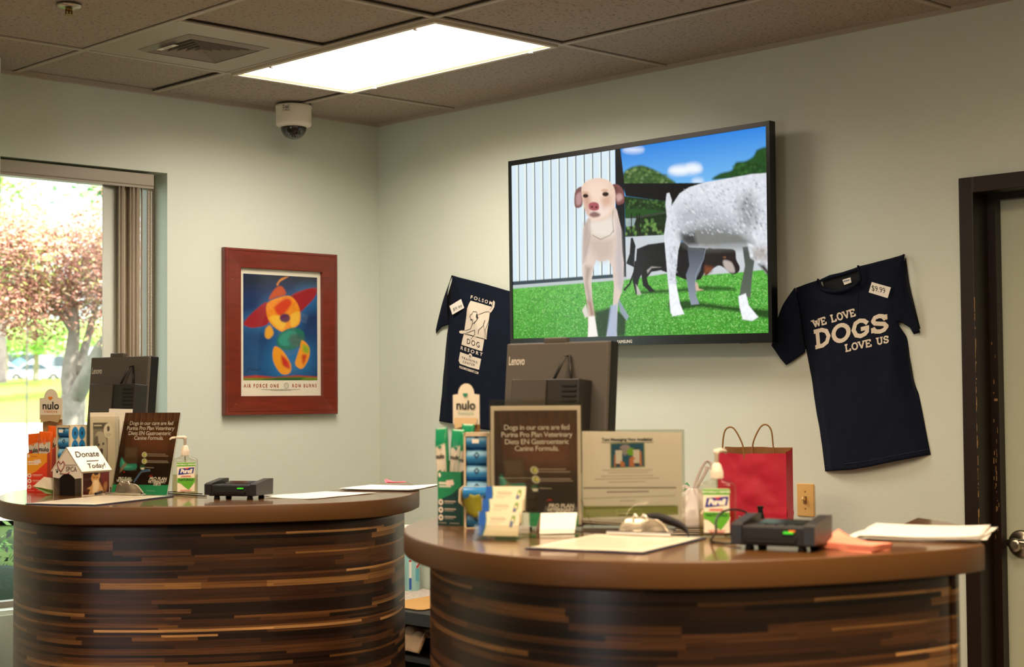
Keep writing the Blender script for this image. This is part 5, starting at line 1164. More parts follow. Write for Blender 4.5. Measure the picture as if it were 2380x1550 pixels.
# ---- treat display boxes
def treat_box(u, v, w, d, hb, turn, cols, label, hue, header_dx, bags, bagcol, info):
    t, k = stand('treat_display_box', u, v, turn, label, 'treat display', 'cardboard displays of dog treats on the counters')
    A, B, C = cols                                    # upper tint, band tint, body tint
    cv = Canvas(66, 120, C)
    cv.poly([(-5, -5), (71, -5), (71, 20), (50, 42), (20, 62), (-5, 72)], A, 1, True) if hue == 'o' else cv.poly([(-5, -5), (71, -5), (71, 28), (40, 50), (-5, 66)], A, 1)
    if hue == 'o': cv.poly([(-5, 70), (30, 56), (71, 20), (71, 60), (71, 125), (-5, 125)], C, 1, col2='e02c18')
    cv.poly([(3, 4), (7, 3), (10, 9), (6, 14), (3, 10)], 'f4ead8', .6); cv.line([(14, 10), (32, 10)], 2, B if hue == 'o' else '2c7a58', .8)
    cv.line([(6, 26), (44, 26)], 5, 'f6ecd8', 1, .9); cv.line([(6, 33), (36, 33)], 4, 'f6ecd8', 1, .8); cv.poly([(24, 20), (44, 18), (45, 30), (25, 32)], 'f2d8c8', .8)
    for y in (68, 85, 102): cv.ell(9, y, 6.5, 6.5, 'f2e6d0', .8); cv.ell(9, y, 3, 3, C, 1); cv.line([(20, y-2), (50, y-2)], 2, 'f0dcc8', .8, .8); cv.line([(20, y+2), (44, y+2)], 1.2, 'f0dcc8', .8, .6)
    cv.line([(5, 114), (24, 114)], 1.2, 'f0dcc8', .8, .6); cv.line([(34, 114), (60, 114)], 1.2, 'f0dcc8', .8, .6)
    cv.mesh('box_front', [(-w/2, -d/2, hb), (w/2, -d/2, hb), (w/2, -d/2, 0), (-w/2, -d/2, 0)], PAINTED, t)
    f = MB(); 
    for x in (-w/2, w/2): f.prism([(-d/2+.001, .0), (d/2, 0), (d/2, hb*1.30), (d/2-.03, hb*1.22), (-d/2+.02, hb*1.04), (-d/2+.001, hb)], x-.0006, x+.0006, ax=0)
    f.box(0, 0, .001, w, d-.002, .001); f.box(0, -d/2+.0012, hb/2, w-.002, .001, hb-.002)
    f.build('carton', mat('carton_'+hue, 'c03a1c' if hue == 'o' else '1c5a48', .5), t)
    f = MB(); f.box(0, d/2-.001, hb*.99, w*.98, .0012, hb*1.98); f.build('back_panel', M_tan, t)
    hz = hb*2.02; hwid = w*1.15
    pts = [(-hwid/2, hz-.02), (hwid/2, hz-.02), (hwid/2, hz+.052), (hwid*.30, hz+.054)]+[(hwid*.30*math.cos(a), hz+.054+hwid*.30*math.sin(a)*1.15) for a in np.linspace(.1, math.pi-.1, 14)]+[(-hwid*.30, hz+.054), (-hwid/2, hz+.052)]
    f = MB(); f.slab([(x, d/2-.012, z) for x, z in pts], (0, 1, 0), .0015); hd = f.build('header_card', M_cream, t)
    f = MB(); f.slab([(-hwid/2+.004, d/2-.012, hz-.004), (hwid/2-.004, d/2-.012, hz-.004), (hwid/2-.010, d/2-.022, hz-.030), (0, d/2-.020, hz-.024), (-hwid/2+.010, d/2-.022, hz-.030)], (0, 1, 0), .001); f.build('header_flap', mat('kraft_light', 'b59a70', .7), hd)
    yy = d/2-.0135
    hc = mat('heart_orange', 'ef8a1c', .5) if hue == 'o' else mat('heart_teal', '1c8a64', .5)
    text('brand_lettering', 'nulo', hwid*.42, M_ink, hd, (0, yy, hz+.026), bold=.0006)
    text('range_lettering', 'freestyle', hwid*.17, mat('pale_orange', 'e8a070', .5) if hue == 'o' else mat('pale_teal', '9ab8a0', .5), hd, (0, yy, hz+.008))
    hp = [(0, 0), (.45, .45), (.5, .8), (.25, 1), (0, .75), (-.25, 1), (-.5, .8), (-.45, .45)]; s2 = hwid*.18
    f = MB(); f.slab([(x*s2-.001, yy, hz+.046+z*s2*.8) for x, z in hp], (0, -1, 0), .0006); f.build('heart_print', hc, hd)
    # pouches standing in the box
    for q, (bx, by, bh, bt) in enumerate(bags):
        g = empty('treat_pouch', t.location+Matrix.Rotation(t.rotation_euler.z, 3, 'Z') @ Vector((bx, by, .004)), t.rotation_euler.z, label_b[hue] % ('first', 'second', 'third', 'fourth')[q], 'treat pouch', 'treat pouches in the %s display box' % ('orange' if hue == 'o' else 'green'))
        bw = info; cw_ = Canvas(48, 84, 'd8cdb8')
        cw_.poly([(0, 0), (48, 0), (48, 14), (0, 18)], bagcol[0], .8); cw_.poly([(0, 0), (8, 0), (5, 60), (0, 70)], bagcol[0], 1); cw_.poly([(42, 0), (48, 0), (48, 60), (44, 50)], bagcol[0], 1)
        cw_.poly([(8, 46), (16, 40), (24, 44), (38, 38), (42, 50), (38, 62), (12, 64)], '3a332c', 1.5, True); cw_.poly([(20, 48), (30, 44), (34, 52), (24, 56)], 'b8ac9a', 2, True, alpha=.7)
        cw_.poly([(0, 64), (48, 58), (48, 84), (0, 84)], bagcol[1], 1); cw_.line([(12, 70), (34, 69)], 2, 'd8e0d0', 1, .7)
        rowz = lambda j: 1-j
        def pouch(name, front):
            f2 = MB()
            return f2
        nu_, nv_ = cw_.w, cw_.h
        o = cw_.mesh('pouch_front', [(-bw/2, 0, bh), (bw/2, 0, bh), (bw/2, 0, 0), (-bw/2, 0, 0)], mat('pouch_foil', rough=.28, attr=True), g)
        for vv in o.data.vertices:
            i, j = vv.co.x/bw+.5, vv.co.z/bh
            e = min(1, i/.14, (1-i)/.14)*min(1, j/.1, (1-j)/.13); vv.co.y = -.009*max(0, e)**.6-.0015+.0012*noise.noise(Vector((i*6, j*8, q)))*e
        f = MB(); f.grid(lambda i, j: ((i-.5)*bw, .006*min(1, i/.14, (1-i)/.14)*min(1, j/.1, (1-j)/.13), j*bh), 12, 14); f.build('pouch_back', mat('pouch_back_'+hue, 'c85a1c' if hue == 'o' else '1e6a50', .3), g)
        tx = text('pouch_lettering', 'nulo', bw*.40, M_ink, g, (0, -.0118, bh*.70), bold=.0005)
        f = MB(); f.slab([(x*.010, -.0116, bh*.78+z*.008) for x, z in hp], (0, -1, 0), .0004); f.build('heart_print', hc, g)
        g.rotation_euler = (R(bt), 0, t.rotation_euler.z+R((-6, 4, 9, -3)[q]))
        g.rotation_euler.y = R((-5, 3, 6, 2)[q])
    return t
label_b = {'o': '%s orange dog treat pouch in the display box on the back counter', 'g': '%s green dog treat pouch in the display box on the front counter'}
label_b = {'o': {'first': 'x'}, 'g': {}}
class LB:
    def __init__(s, L): s.L = L
    def __mod__(s, k): return s.L[('first', 'second', 'third', 'fourth').index(k)]
label_b = {'o': LB(['orange dog treat pouch at the left edge of the orange display box', 'orange dog treat pouch in front in the orange display box', 'orange dog treat pouch showing only its top behind the others']),
           'g': LB(['green dog treat pouch at the left edge of the green display box', 'green dog treat pouch in the middle of the green display box', 'green dog treat pouch nearest the blue roll dispenser', 'green dog treat pouch half hidden behind the front three'])}
treat_box(104, 1142, .074, .100, .128, -30, ('f2a024', 'c0601c', 'ee4a20'), 'orange treat display box with header card on the back counter', 'o', 0, [(-.019, -.014, .190, -2), (.010, -.026, .196, 0), (.004, .014, .214, -2)], ('e8641a', 'e88a20'), .050)
treat_box(1068, 1218, .064, .095, .128, -30, ('1f8a58', '2c7a58', '103c38'), 'green treat display box with header card on the front counter', 'g', 0, [(-.020, -.030, .228, -3), (-.002, -.024, .224, -2), (.018, -.026, .216, 0), (.006, .014, .236, -2)], ('1c8a5c', '1c7a5c'), .036)
# ---- waste bag roll dispensers
def roll_box(u, v, w, d, h, turn, label, rows, flap):
    t, k = stand('roll_dispenser', u, v, turn, label, 'bag roll dispenser', 'cardboard dispensers of blue waste bag rolls')
    M_c = mat('dispenser_card', 'd8c4a0', .55); bd = .005
    f = MB(); f.box(0, d/2-.001, h/2, w, .002, h); f.box(0, 0, h-.001, w, d, .002); f.box(0, 0, .001, w, d, .002)
    for x in (-1, 1): f.box(x*(w/2-bd/2), -d/2+.001, h/2, bd, .002, h)
    f.box(0, -d/2+.001, h-.004, w, .002, .008); f.box(-w/2+.0006, 0, h/2, .0012, d, h)
    f.build('carton', M_c, t)
    # right side with round windows
    cv = Canvas(60, 130, 'dfcfae')
    if rows: 
        for y in range(5):
            for x in (18, 42): cv.ell(x, 16+y*25, 11.5, 12.5, '1479b8', .8); cv.ell(x, 16+y*25, 3.6, 4, '123a5c', .8)
    cv.mesh('side_panel', [(w/2, -d/2, h), (w/2, d/2, h), (w/2, d/2, 0), (w/2, -d/2, 0)], PAINTED, t)
    n = 6 if rows else 6; r = h/n/2*.98
    M_r = [mat('roll_blue', '1878b8', .3), mat('roll_band', 'cfe2ea', .4)]
    for q in range(n):
        z = r*1.02+q*h/n*.99
        if flap and q in (1,): continue
        o = empty('bag_roll', t.location+Matrix.Rotation(t.rotation_euler.z, 3, 'Z') @ Vector((0, -d/2+r*.92+.004, z)), t.rotation_euler.z, None, None)
        s = ('lowest', 'second from the bottom', 'third from the bottom', 'third from the top', 'second from the top', 'topmost')[q]
        tag(o, 'blue waste bag roll, %s in the %s' % (s, 'back counter dispenser' if rows else 'front counter dispenser'), 'bag roll', 'blue bag rolls in the %s dispenser' % ('back' if rows else 'front'))
        cr_ = Canvas(40, 36, '2a86be'); cr_.poly([(-2, 6), (42, 6), (42, 16), (-2, 16)], '8cc0dc', 3); cr_.poly([(-2, 24), (42, 24), (42, 38), (-2, 38)], '0f5f9c', 4)
        cr_.poly([(20, 9), (26, 15), (20, 21), (14, 15)], '1a3a58', .8); cr_.ell(20, 15, 1.6, 1.6, '8cc0dc', .8)
        wl = w-2*bd-.002
        rl = cr_.mesh('roll_wrap', [(-wl/2, 0, 1), (wl/2, 0, 1), (wl/2, 0, -1), (-wl/2, 0, -1)], mat('roll_wrap', rough=.3, attr=True), o)
        for vv in rl.data.vertices: a = vv.co.z*math.pi/2; vv.co.y = -r*math.cos(a); vv.co.z = r*math.sin(a)
        tm = MB(); tm.lathe([(r*.9, -wl/2), (r*.9, wl/2)], n=20); tm.bm.transform(Matrix.Rotation(R(90), 4, 'Y')); tm.build('roll_core', M_r[0], o)
    if flap:
        f = MB()
        def fl(i, j):
            a = (i-.5)*math.pi*.95; R0 = w*.62; return (R0*math.sin(a)*(1-.35*j), -d/2-.002-R0*.75*math.cos(a)*(1-j*.3), .078-.052*j+.012*abs(math.sin(a)))
        f.grid(fl, 16, 6); o = f.build('yellow_flap', mat('flap_print', '8c8a1e', .45, noise_amt=.2, nscale=30), t); sd = o.modifiers.new('s', 'SOLIDIFY'); sd.thickness = .001
        f = MB(); 
        for s in (-1, 1): f.slab([(s*w*.5, -d/2, .050), (s*w*.5, -d/2, .100), (s*w*.62, -d/2-.018, .092), (s*w*.62, -d/2-.026, .062)], (s, 0, 0), .001)
        f.build('flap_side', M_c, t)
        f = MB(); f.lathe([(.014, -.028), (.0145, -.026), (.0145, .026), (.014, .028)], n=20); f.bm.transform(Matrix.Translation((0, -d/2-.014, .083)) @ Matrix.Rotation(R(90), 4, 'Y'))
        g = empty('bag_roll', t.location, t.rotation_euler.z, 'blue waste bag roll lying in the open yellow-green flap', 'bag roll', 'blue bag rolls in the front dispenser'); f.build('roll_wrap', M_r[0], g)
        f = MB(); f.box(0, -d/2-.014, .0975, .052, .010, .001); f.build('roll_edge', M_r[1], g)
    f = MB(); f.box(.000, -d/2-.0105, h*.915, .016, .0006, .010); f.build('price_sticker', M_paper, t)
    return t
roll_box(166, 1145, .056, .088, .222, -38, 'tall cardboard dispenser of blue bag rolls on the back counter', True, False)
roll_box(1112, 1226, .060, .050, .222, -9, 'tall cardboard dispenser of blue bag rolls on the front counter, flap open', False, True)
# ---- brochures in a clear holder, back counter
t, k = stand('brochure_holder', 238, 1143, 2, 'clear acrylic brochure holder with leaflets behind the donation box', 'brochure holder')
hb = t
f = MB(); f.box(0, -.030, .125, .105, .002, .250, bev=.0005); f.box(0, .030, .12, .105, .002, .24); f.box(-.052, 0, .12, .002, .06, .24); f.box(.052, 0, .12, .002, .06, .24); f.box(0, 0, .001, .105, .06, .002); f.build('acrylic_body', M_acr, t)
g = empty('brochure', t.location, t.rotation_euler.z, 'white leaflet with a grey dog portrait and round paw seal in the acrylic holder', 'brochure')
src = [(800, 565), (1048, 575), (950, 1000), (800, 1000)]
cv = Canvas(80, 180, 'e8dcc4')
cv.poly([(10, 24), (56, 24), (56, 132), (10, 132)], '8a8070', .8); cv.poly([(10, 24), (56, 24), (56, 38), (10, 38)], '5a5246', .8); cv.line([(14, 30), (36, 30)], 3, 'e8dcc4', .8)
cv.poly([(20, 48), (36, 44), (50, 56), (54, 90), (46, 118), (26, 124), (16, 100), (14, 70)], 'c4baa6', 1.5, True); cv.poly([(14, 60), (24, 54), (26, 76), (18, 92), (12, 84)], '6c6252', 1.5, True); cv.ell(28, 74, 3, 3, '2a2620', .8); cv.ell(42, 72, 3, 3, '2a2620', .8); cv.poly([(32, 84), (40, 84), (40, 96), (34, 98)], '3a342c', 1.2, True)
cv.poly([(10, 112), (56, 112), (56, 132), (10, 132)], '3a342c', 1.5); cv.line([(16, 124), (26, 116), (34, 126)], 1.5, 'd8ccb4', .8)
cv.ell(58, 42, 15, 17, 'f0e6d0', .8); cv.poly([(54, 34), (60, 32), (62, 40), (56, 44)], '4a443a', 1.2, True); cv.line([(50, 50), (66, 50)], 1, '7a7264', .8); cv.line([(52, 54), (64, 54)], 1, '7a7264', .8)
o = cv.mesh('leaflet_front', [(-.040, -.012, .262), (.040, -.012, .262), (.040, -.024, .004), (-.040, -.024, .004)], PAINTED, g)
f = MB(); f.slab([(-.040, -.009, .262), (.040, -.009, .262), (.040, -.021, .004), (-.040, -.021, .004)], (0, 1, 0), .006); f.build('leaflet_block', M_paper, g)
t = empty('leaflet_stack', base(262, 1142), AZ(262)-math.pi/2-R(28), 'white leaflets leaning behind the brown sign on the back counter', 'leaflets')
f = MB(); f.slab([(-.045, .0, .002), (.040, 0, .002), (.058, .02, .272), (-.024, .02, .274)], (0, 1, 0), .008); f.build('leaflets', M_paper, t)
# ---- donation box shaped like a little house
t, k = stand('donation_box', 190, 1153, 44, 'small white dog-house donation box with kitten picture on the back counter', 'donation box')
# faces: front (gable) looks to the viewer's left, side looks to the right; local corner at origin
wf, ds, he, ha = .128, .122, .082, .150
# local axes: x along the side wall (to the viewer's right and back), -? gable runs along y
f = MB()
f.slab([(0, 0, 0), (0, wf, 0), (0, wf, he), (0, wf/2, ha), (0, 0, he)], (1, 0, 0), .002); f.build('clear_wall', clear('donation_acrylic', 'd8d0c8', 1.2), t)
f = MB(); f.slab([(ds, 0, 0), (ds, wf, 0), (ds, wf, he), (ds, wf/2, ha), (ds, 0, he)], (1, 0, 0), -.002); f.build('clear_wall', clear('donation_acrylic', 'd8d0c8', 1.2), t)
f = MB(); 
def arch(y0, y1, z0, r): return [(y0+(y1-y0)*i/10, z0+r*math.sin(math.pi*i/10)) for i in range(11)]
gp = [(0, he*.70), (0, he), (wf/2, ha), (wf, he), (wf, he*.70)]+[(p[0], p[1]) for p in arch(wf*.78, wf*.22, he*.66, he*.20)]
f.slab([(-.0015, y, z) for y, z in gp], (1, 0, 0), .001); f.build('gable_card', mat('donation_white', 'efe6d2', .4), t)
f = MB(); dp = [(wf*.24, 0), (wf*.76, 0), (wf*.76, he*.66)]+[(p[0], p[1]) for p in arch(wf*.76, wf*.24, he*.66, he*.20)][1:-1]+[(wf*.24, he*.66)]
f.slab([(-.0005, y, z) for y, z in dp], (1, 0, 0), .0008); f.build('dark_doorway', mat('doorway_dark', '1c1210', .7, spec=.2), t)
f = MB(); f.slab([(-.004, -.004, he-.006), (ds+.004, -.004, he-.006), (ds+.004, wf/2, ha+.002), (-.004, wf/2, ha+.002)], (0, -.3, 1), .0022); f.slab([(-.004, wf+.004, he-.006), (ds+.004, wf+.004, he-.006), (ds+.004, wf/2, ha+.002), (-.004, wf/2, ha+.002)], (0, .3, 1), .0022); f.build('roof', mat('donation_white'), t)
cv = Canvas(90, 66, '3a1010')
cv.poly([(0, 0), (90, 0), (90, 66), (0, 66)], '2c0e0c', 1, col2='4a1c14'); cv.poly([(60, 0), (90, 0), (90, 40), (66, 50)], '6a1c18', 6)
cv.poly([(30, 8), (36, 3), (40, 9), (50, 8), (56, 2), (58, 12), (54, 24), (60, 36), (68, 52), (66, 66), (22, 66), (24, 52), (14, 48), (28, 40), (32, 30), (28, 20)], 'c09058', 1.2, True, nz=.15)
cv.poly([(36, 24), (50, 24), (54, 44), (46, 62), (34, 60), (34, 40)], 'e0c494', 4, True); cv.poly([(32, 10), (52, 12), (48, 22), (34, 20)], 'b07838', 3, True, alpha=.8); cv.ell(38, 15, 1.4, 1.6, '201008', .6); cv.ell(48, 16, 1.4, 1.6, '201008', .6); cv.poly([(70, 40), (80, 30), (82, 50), (74, 60)], '9a6a3a', 3, True)
m4 = .004
cv.mesh('kitten_picture', [(m4, -.0012, he-.010), (ds-m4, -.0012, he-.010), (ds-m4, -.0012, m4), (m4, -.0012, m4)], GLOSSP, t)
f = MB(); f.slab([(0, 0, 0), (ds, 0, 0), (ds, 0, he), (0, 0, he)], (0, 1, 0), .002); f.build('side_wall', M_cream, t); f = MB(); f.slab([(0, wf, 0), (ds, wf, 0), (ds, wf, he), (0, wf, he)], (0, -1, 0), .002); f.build('side_wall', M_cream, t)
# lettering on the roof plane and on the gable
vy_ = Vector((0, wf/2+.004, ha-he+.008)).normalized(); nx_ = Vector((1, 0, 0)); nn_ = nx_.cross(vy_)
def on_roof(s, size, fx, fz, **k):
    o_ = Vector((-.004, -.004, he-.006))+nx_*(ds+.008)*fx+vy_*((Vector((0, wf/2+.004, ha-he+.008))).length*fz)+nn_*.0034
    mt = Matrix((nx_, vy_, nn_)).transposed().to_4x4(); mt.translation = o_
    text('roof_lettering', s, size, M_ink, t, mtx=mt, **k)
on_roof('Donate', .034, .48, .68, shear=.35, bold=.0004); on_roof('Today!', .028, .56, .20, shear=.35, bold=.0003)
f = MB(); p0 = Vector((-.004, -.004, he-.006))+nx_*.045+vy_*.040+nn_*.0032; f.slab([p0, p0+nx_*.052, p0+nx_*.052+vy_*.0028, p0+vy_*.0028], nn_, .0004); f.build('roof_rule', M_ink, t)
mt = Matrix(((0, 0, -1), (-1, 0, 0), (0, 1, 0))).to_4x4()
def on_gable(s, size, yy, zz, m, **k):
    q_ = mt.copy(); q_.translation = Vector((-.0030, yy, zz)); text('gable_lettering', s, size, m, t, mtx=q_, **k)
on_gable('SPCA', .021, wf*.34, he*1.02, mat('maroon_ink', '5a3a38', .6)); on_gable('SACRAMENTO', .0075, wf*.36, he*1.18, mat('maroon_ink'))
f = MB(); hs = [(0, 0), (.35, .40), (.5, .75), (.3, 1), (0, .72), (-.3, 1), (-.5, .75), (-.35, .40), (0, 0)]
f.tube([(-.0032, wf*.70+x*.034, he*.92+z*.034) for x, z in hs], .0012, 6); f.tube([(-.0032, wf*.74, he*.86), (-.0032, wf*.60, he*.84), (-.0032, wf*.48, he*.83), (-.0032, wf*.40, he*.92)], .0012, 6); f.build('heart_emblem', mat('heart_red', '9c2a30', .5), t)
f = MB(); 
for y_, z_, r_ in ((wf*.84, he*.92, .0042), (wf*.88, he*.99, .0020), (wf*.83, he*1.01, .0020), (wf*.78, he*.97, .0020)): f.sphere((-.0022, y_, z_), r_, (.2, 1, 1), 10)
f.build('paw_emblem', M_ink, t)
# white and green leaf-like packet between the boxes
t, k = stand('leaf_packet', 99, 1150, 0, 'small white and green packet leaning on the orange treat box', 'packet')
f = MB(); f.slab([(-.028, -.006, .030), (.004, -.010, .058), (.040, -.006, .052), (.040, -.004, .012), (.0, -.010, .016)], (0, 1, 0), .003); f.build('white_face', M_cream, t)
f = MB(); f.slab([(-.030, -.012, .028), (-.006, -.014, .024), (.036, -.012, .014), (.040, -.008, -.000), (.010, -.012, .004)], (0, 1, 0), .003); f.build('green_face', mat('packet_green', '5a7a2a', .4), t)
# ================================================================ SCREENS SEEN FROM BEHIND
def monitor(TL, TR, hgt, label, tilt, thick, logo, boxspec):
    TL, TR = Vector(TL), Vector(TR); TR.z = TL.z = (TL.z+TR.z)/2
    w = (TR-TL).length; x = (TR-TL)/w; az = math.atan2(x.y, x.x)
    c = (TL+TR)/2; t = empty('computer_monitor', (c.x, c.y, c.z), az, label, 'monitor', 'monitors seen from behind at the counters')
    # local: x right, y away, z up, origin at the middle of the top edge; lower edge swings away because the screen leans back
    ro = Matrix.Rotation(R(-tilt), 4, 'X')
    f = MB(); f.box(0, thick/2, -hgt/2, w, thick, hgt, bev=.004); o = f.build('housing', mat('monitor_grey', '56514a', .6, spec=.3, noise_amt=.03, nscale=400), t); o.rotation_euler.x = R(-tilt)
    f = MB(); f.box(0, thick/2+.006, -hgt/2, w+.003, thick-.010, hgt+.003, bev=.003); f.build('side_shell', M_black, o)
    f = MB(); f.box(0, thick+.003, -hgt/2, w*.94, .002, hgt*.92); f.build('screen_glass', mat('dead_screen'), o)
    lt = text('brand_lettering', 'Lenovo', logo, mat('brand_silver', 'cfc8ba', .4), o, (-w*.5+w*.03, -.0012, -.048), bold=.0006, sx=.56, align='LEFT')
    f = MB(); f.box(w*boxspec[3], .010, .006, w*.22, .018, .014, bev=.002); f.build('webcam', mat('webcam_grey', '4a443c', .4), o)
    bx, bz, bw, _ = boxspec
    f = MB(); f.box(bx*w, -.030, -bz*hgt-.11, bw*w, .058, .22, bev=.003); pc = f.build('pc_box', mat('pc_black', '24211d', .5), o)
    f = MB(); f.box(bx*w-bw*w*.22, -.0615, -bz*hgt-.11, bw*w*.5, .004, .215); f.build('pc_cover', mat('pc_cover', '4a453e', .45), pc)
    f = MB()
    for q in range(9): f.box(bx*w+bw*w*.36, -.0605, -bz*hgt-.018-q*.013, bw*w*.20, .003, .004)
    f.build('pc_vents', mat('pc_vent', '0c0a09', .8), pc)
    f = MB(); f.tube([(bx*w+bw*w*.02, -.028, -bz*hgt-.004), (bx*w+bw*w*.14, -.018, -bz*hgt+.060), (bx*w+bw*w*.17, -.006, -bz*hgt+.066), (bx*w+bw*w*.24, -.012, -bz*hgt-.004)], .004, 8); f.build('bracket_arm', mat('pc_black'), o)
    # stand down to the work desk
    zb = ZC-.34-c.z; dy = math.sin(R(tilt))*hgt
    f = MB(); f.box(0, dy*.7-.02, zb/2-hgt*.25, .06, .02, -zb-hgt*.5+.002, bev=.003); f.build('stand_neck', M_black, t)
    f = MB(); f.box(0, dy*.7-.02, zb+.006, .22, .18, .012, bev=.004); f.build('stand_foot', M_black, t)
    return t
Dl = 5.55
monitor(at(212, 829, Dl), at(346, 829, Dl-.16), .30, 'grey back of a computer monitor behind the brown sign, near the window', 5, .045, .031, (.13, .33, .78, -.06))
Dr = 4.3
monitor(at(1178, 797, Dr), at(1415, 794, Dr-.20), .34, 'grey back of a computer monitor below the television', 5, .045, .032, (.03, .30, .66, -.02))
# ================================================================ BEHIND THE COUNTERS
def box_thing(name, x0, x1, y0, y1, z0, z1, m, label, cat, bev=.004):
    t = empty(name, ((x0+x1)/2, (y0+y1)/2, z0), 0, label, cat); f = MB(); f.box(0, 0, (z1-z0)/2, x1-x0, y1-y0, z1-z0, bev=bev); return t, f
ZD = ZC-.34
M_desk = mat('desk_laminate', '6a5a48', .4)
def desk(cx, cy, az, w, d, label):
    t = empty('work_desk', (cx, cy, 0), az, label, 'desk')
    f = MB(); f.box(0, 0, ZD-.0145, w, d, .028, bev=.003); f.build('desk_top', M_desk, t)
    for s in (-1, 1): f = MB(); f.box(s*(w/2-.02), 0, (ZD-.0285)/2, .03, d-.06, ZD-.0285); f.build('side_panel', mat('desk_side', '4a3d30', .5), t)
    f = MB(); f.box(0, d/2-.05, ZD*.6, w-.08, .02, ZD*.5); f.build('modesty_panel', mat('desk_side'), t)
    return t
q = at(279, 1000, 5.66); desk(q.x, q.y, AZ(279)-math.pi/2-R(4), .60, .34, 'work desk under the back monitor, hidden behind the back counter')
q = at(1300, 1000, 4.42); desk(q.x, q.y, AZ(1300)-math.pi/2-R(10), .56, .36, 'work desk under the front monitor, hidden behind the front counter')
# office chair, its back just showing left of the leaflets
q = at(214, 1000, 6.0); t = empty('office_chair', (q.x, q.y, 0), AZ(216)-math.pi/2+R(35), 'black office chair whose rounded back shows behind the leaflets', 'chair')
f = MB()
def cb(i, j):
    a = (i-.5)*1.5; x = .21*math.sin(a)*(.72+.28*math.sin(min(1, (1-j)*3)*math.pi/2)); z = .62+(ZC+.082-.62)*(1-j)
    return (x, .03-.06*math.cos(a)+.02*j, z-.035*(abs(2*i-1)**3)*(1 if j < .1 else .0))
f.grid(cb, 20, 16); o = f.build('backrest', mat('chair_mesh', '1c1b1a', .35), t); sd = o.modifiers.new('s', 'SOLIDIFY'); sd.thickness = .035; sd.offset = 1
f = MB(); f.box(0, -.22, .48, .46, .44, .07, bev=.02); f.build('seat', M_blackm, t)
f = MB(); f.tube([(0, -.2, .45), (0, -.2, .12)], .025, 12); f.tube([(0, .0, .62), (0, .0, .50), (0, -.1, .45)], .015, 8); f.build('column', M_black, t)
for k in range(5):
    a = k*2*math.pi/5; f = MB(); f.tube([(0, -.2, .12), (0.24*math.cos(a), -.2+.24*math.sin(a), .07)], [.022, .014], 8); l = f.build('base_leg', M_black, t)
    f = MB(); f.sphere((.24*math.cos(a), -.2+.24*math.sin(a), .03), .029, (1, 1, 1), 12); f.build('caster', M_black, l)
# cabinet carrying the bags by the right wall
zb = on(1700, 1222, 0, -.22).z
t, f = box_thing('side_cabinet', -.40, -.012, -2.42, -1.50, 0, zb, None, 'low side cabinet against the right wall carrying the red bag', 'cabinet'); f.build('cabinet_body', mat('cabinet_brown', '5a4632', .5), t)
f = MB(); f.box(0, 0, zb-.0015, .395, .93, .012, bev=.002); f.build('cabinet_top', mat('cabinet_top', 'a08a70', .35), t)
f = MB(); f.box(-.1985, 0, zb*.5, .01, .88, zb*.8); f.build('cabinet_door', mat('cabinet_brown'), t)
zb += .006
# red paper bag
cq = on(1757, 1222, 2, zb); DB = 5.35; qb = at(1757, 1222, DB); kb = DB/F
t = empty('gift_bag', (qb.x, qb.y, zb), AZ(1757)-math.pi/2-R(16), 'red paper gift bag with twisted handles standing on the side cabinet', 'paper bag')
M_redp = mat('red_kraft', 'd02440', .55, noise_amt=.06, nscale=14, bump=.5, bscale=22)
w, d, h = .236, .085, .268
def bagside(p0, p1, seed, top_wave=.004):
    def fn(i, j):
        x = p0[0]+(p1[0]-p0[0])*i; y = p0[1]+(p1[1]-p0[1])*i; n = (p1[1]-p0[1], -(p1[0]-p0[0])); L = math.hypot(*n); n = (n[0]/L, n[1]/L)
        z = (h+.005*(p0[1]+p1[1]+2*y)/d)*(1-j)+(top_wave*noise.noise(Vector((i*4, seed, 0))) if j == 0 else 0)
        b = .010*noise.noise(Vector((x*14, z*12, seed)))*math.sin(math.pi*i)+.004*noise.noise(Vector((x*40, z*30, seed+4)))*math.sin(math.pi*i)
        if abs(z-.06) < .008: b += .002
        return (x+n[0]*b, y+n[1]*b, max(z, 0))
    return fn
C4 = [(-w/2, -d/2), (w/2, -d/2), (w/2, d/2), (-w/2, d/2)]
for q in range(4):
    f = MB(); f.grid(bagside(C4[q], C4[(q+1) % 4], q*3.3), 22, 24); o = f.build(('front_panel', 'side_gusset', 'back_panel', 'side_gusset')[q], M_redp, t)
    s2 = 1 if q != 0 else 1
    f = MB(); g0_ = bagside(C4[q], C4[(q+1) % 4], q*3.3); f.grid(lambda i, j: (lambda p: (p[0]*.985, p[1]*.96, p[2]))(g0_(i, j*.5)), 22, 10); f.build('kraft_lining', mat('kraft_inside', '9a6a3c', .8), o)
f = MB(); f.box(0, 0, .001, w*.98, d*.95, .002); f.build('base', M_redp, t)
M_rope = mat('paper_rope', '9a6e3a', .7)
for y, xo, hz, ln in ((-d/2+.003, -.070, .078, -.0), (d/2-.003, .012, .085, .015)):
    f = MB(); P_ = spline([(xo-.030, y, h-.035), (xo-.030, y, h+.02), (xo-.020+ln, y-.004, h+hz*.85), (xo+.002+ln, y-.006, h+hz), (xo+.020+ln, y-.004, h+hz*.78), (xo+.040, y, h+.015), (xo+.044, y, h-.035)], 8)
    f.tube([tuple(p) for p in P_], .0028, 8); f.build('handle', M_rope, t)
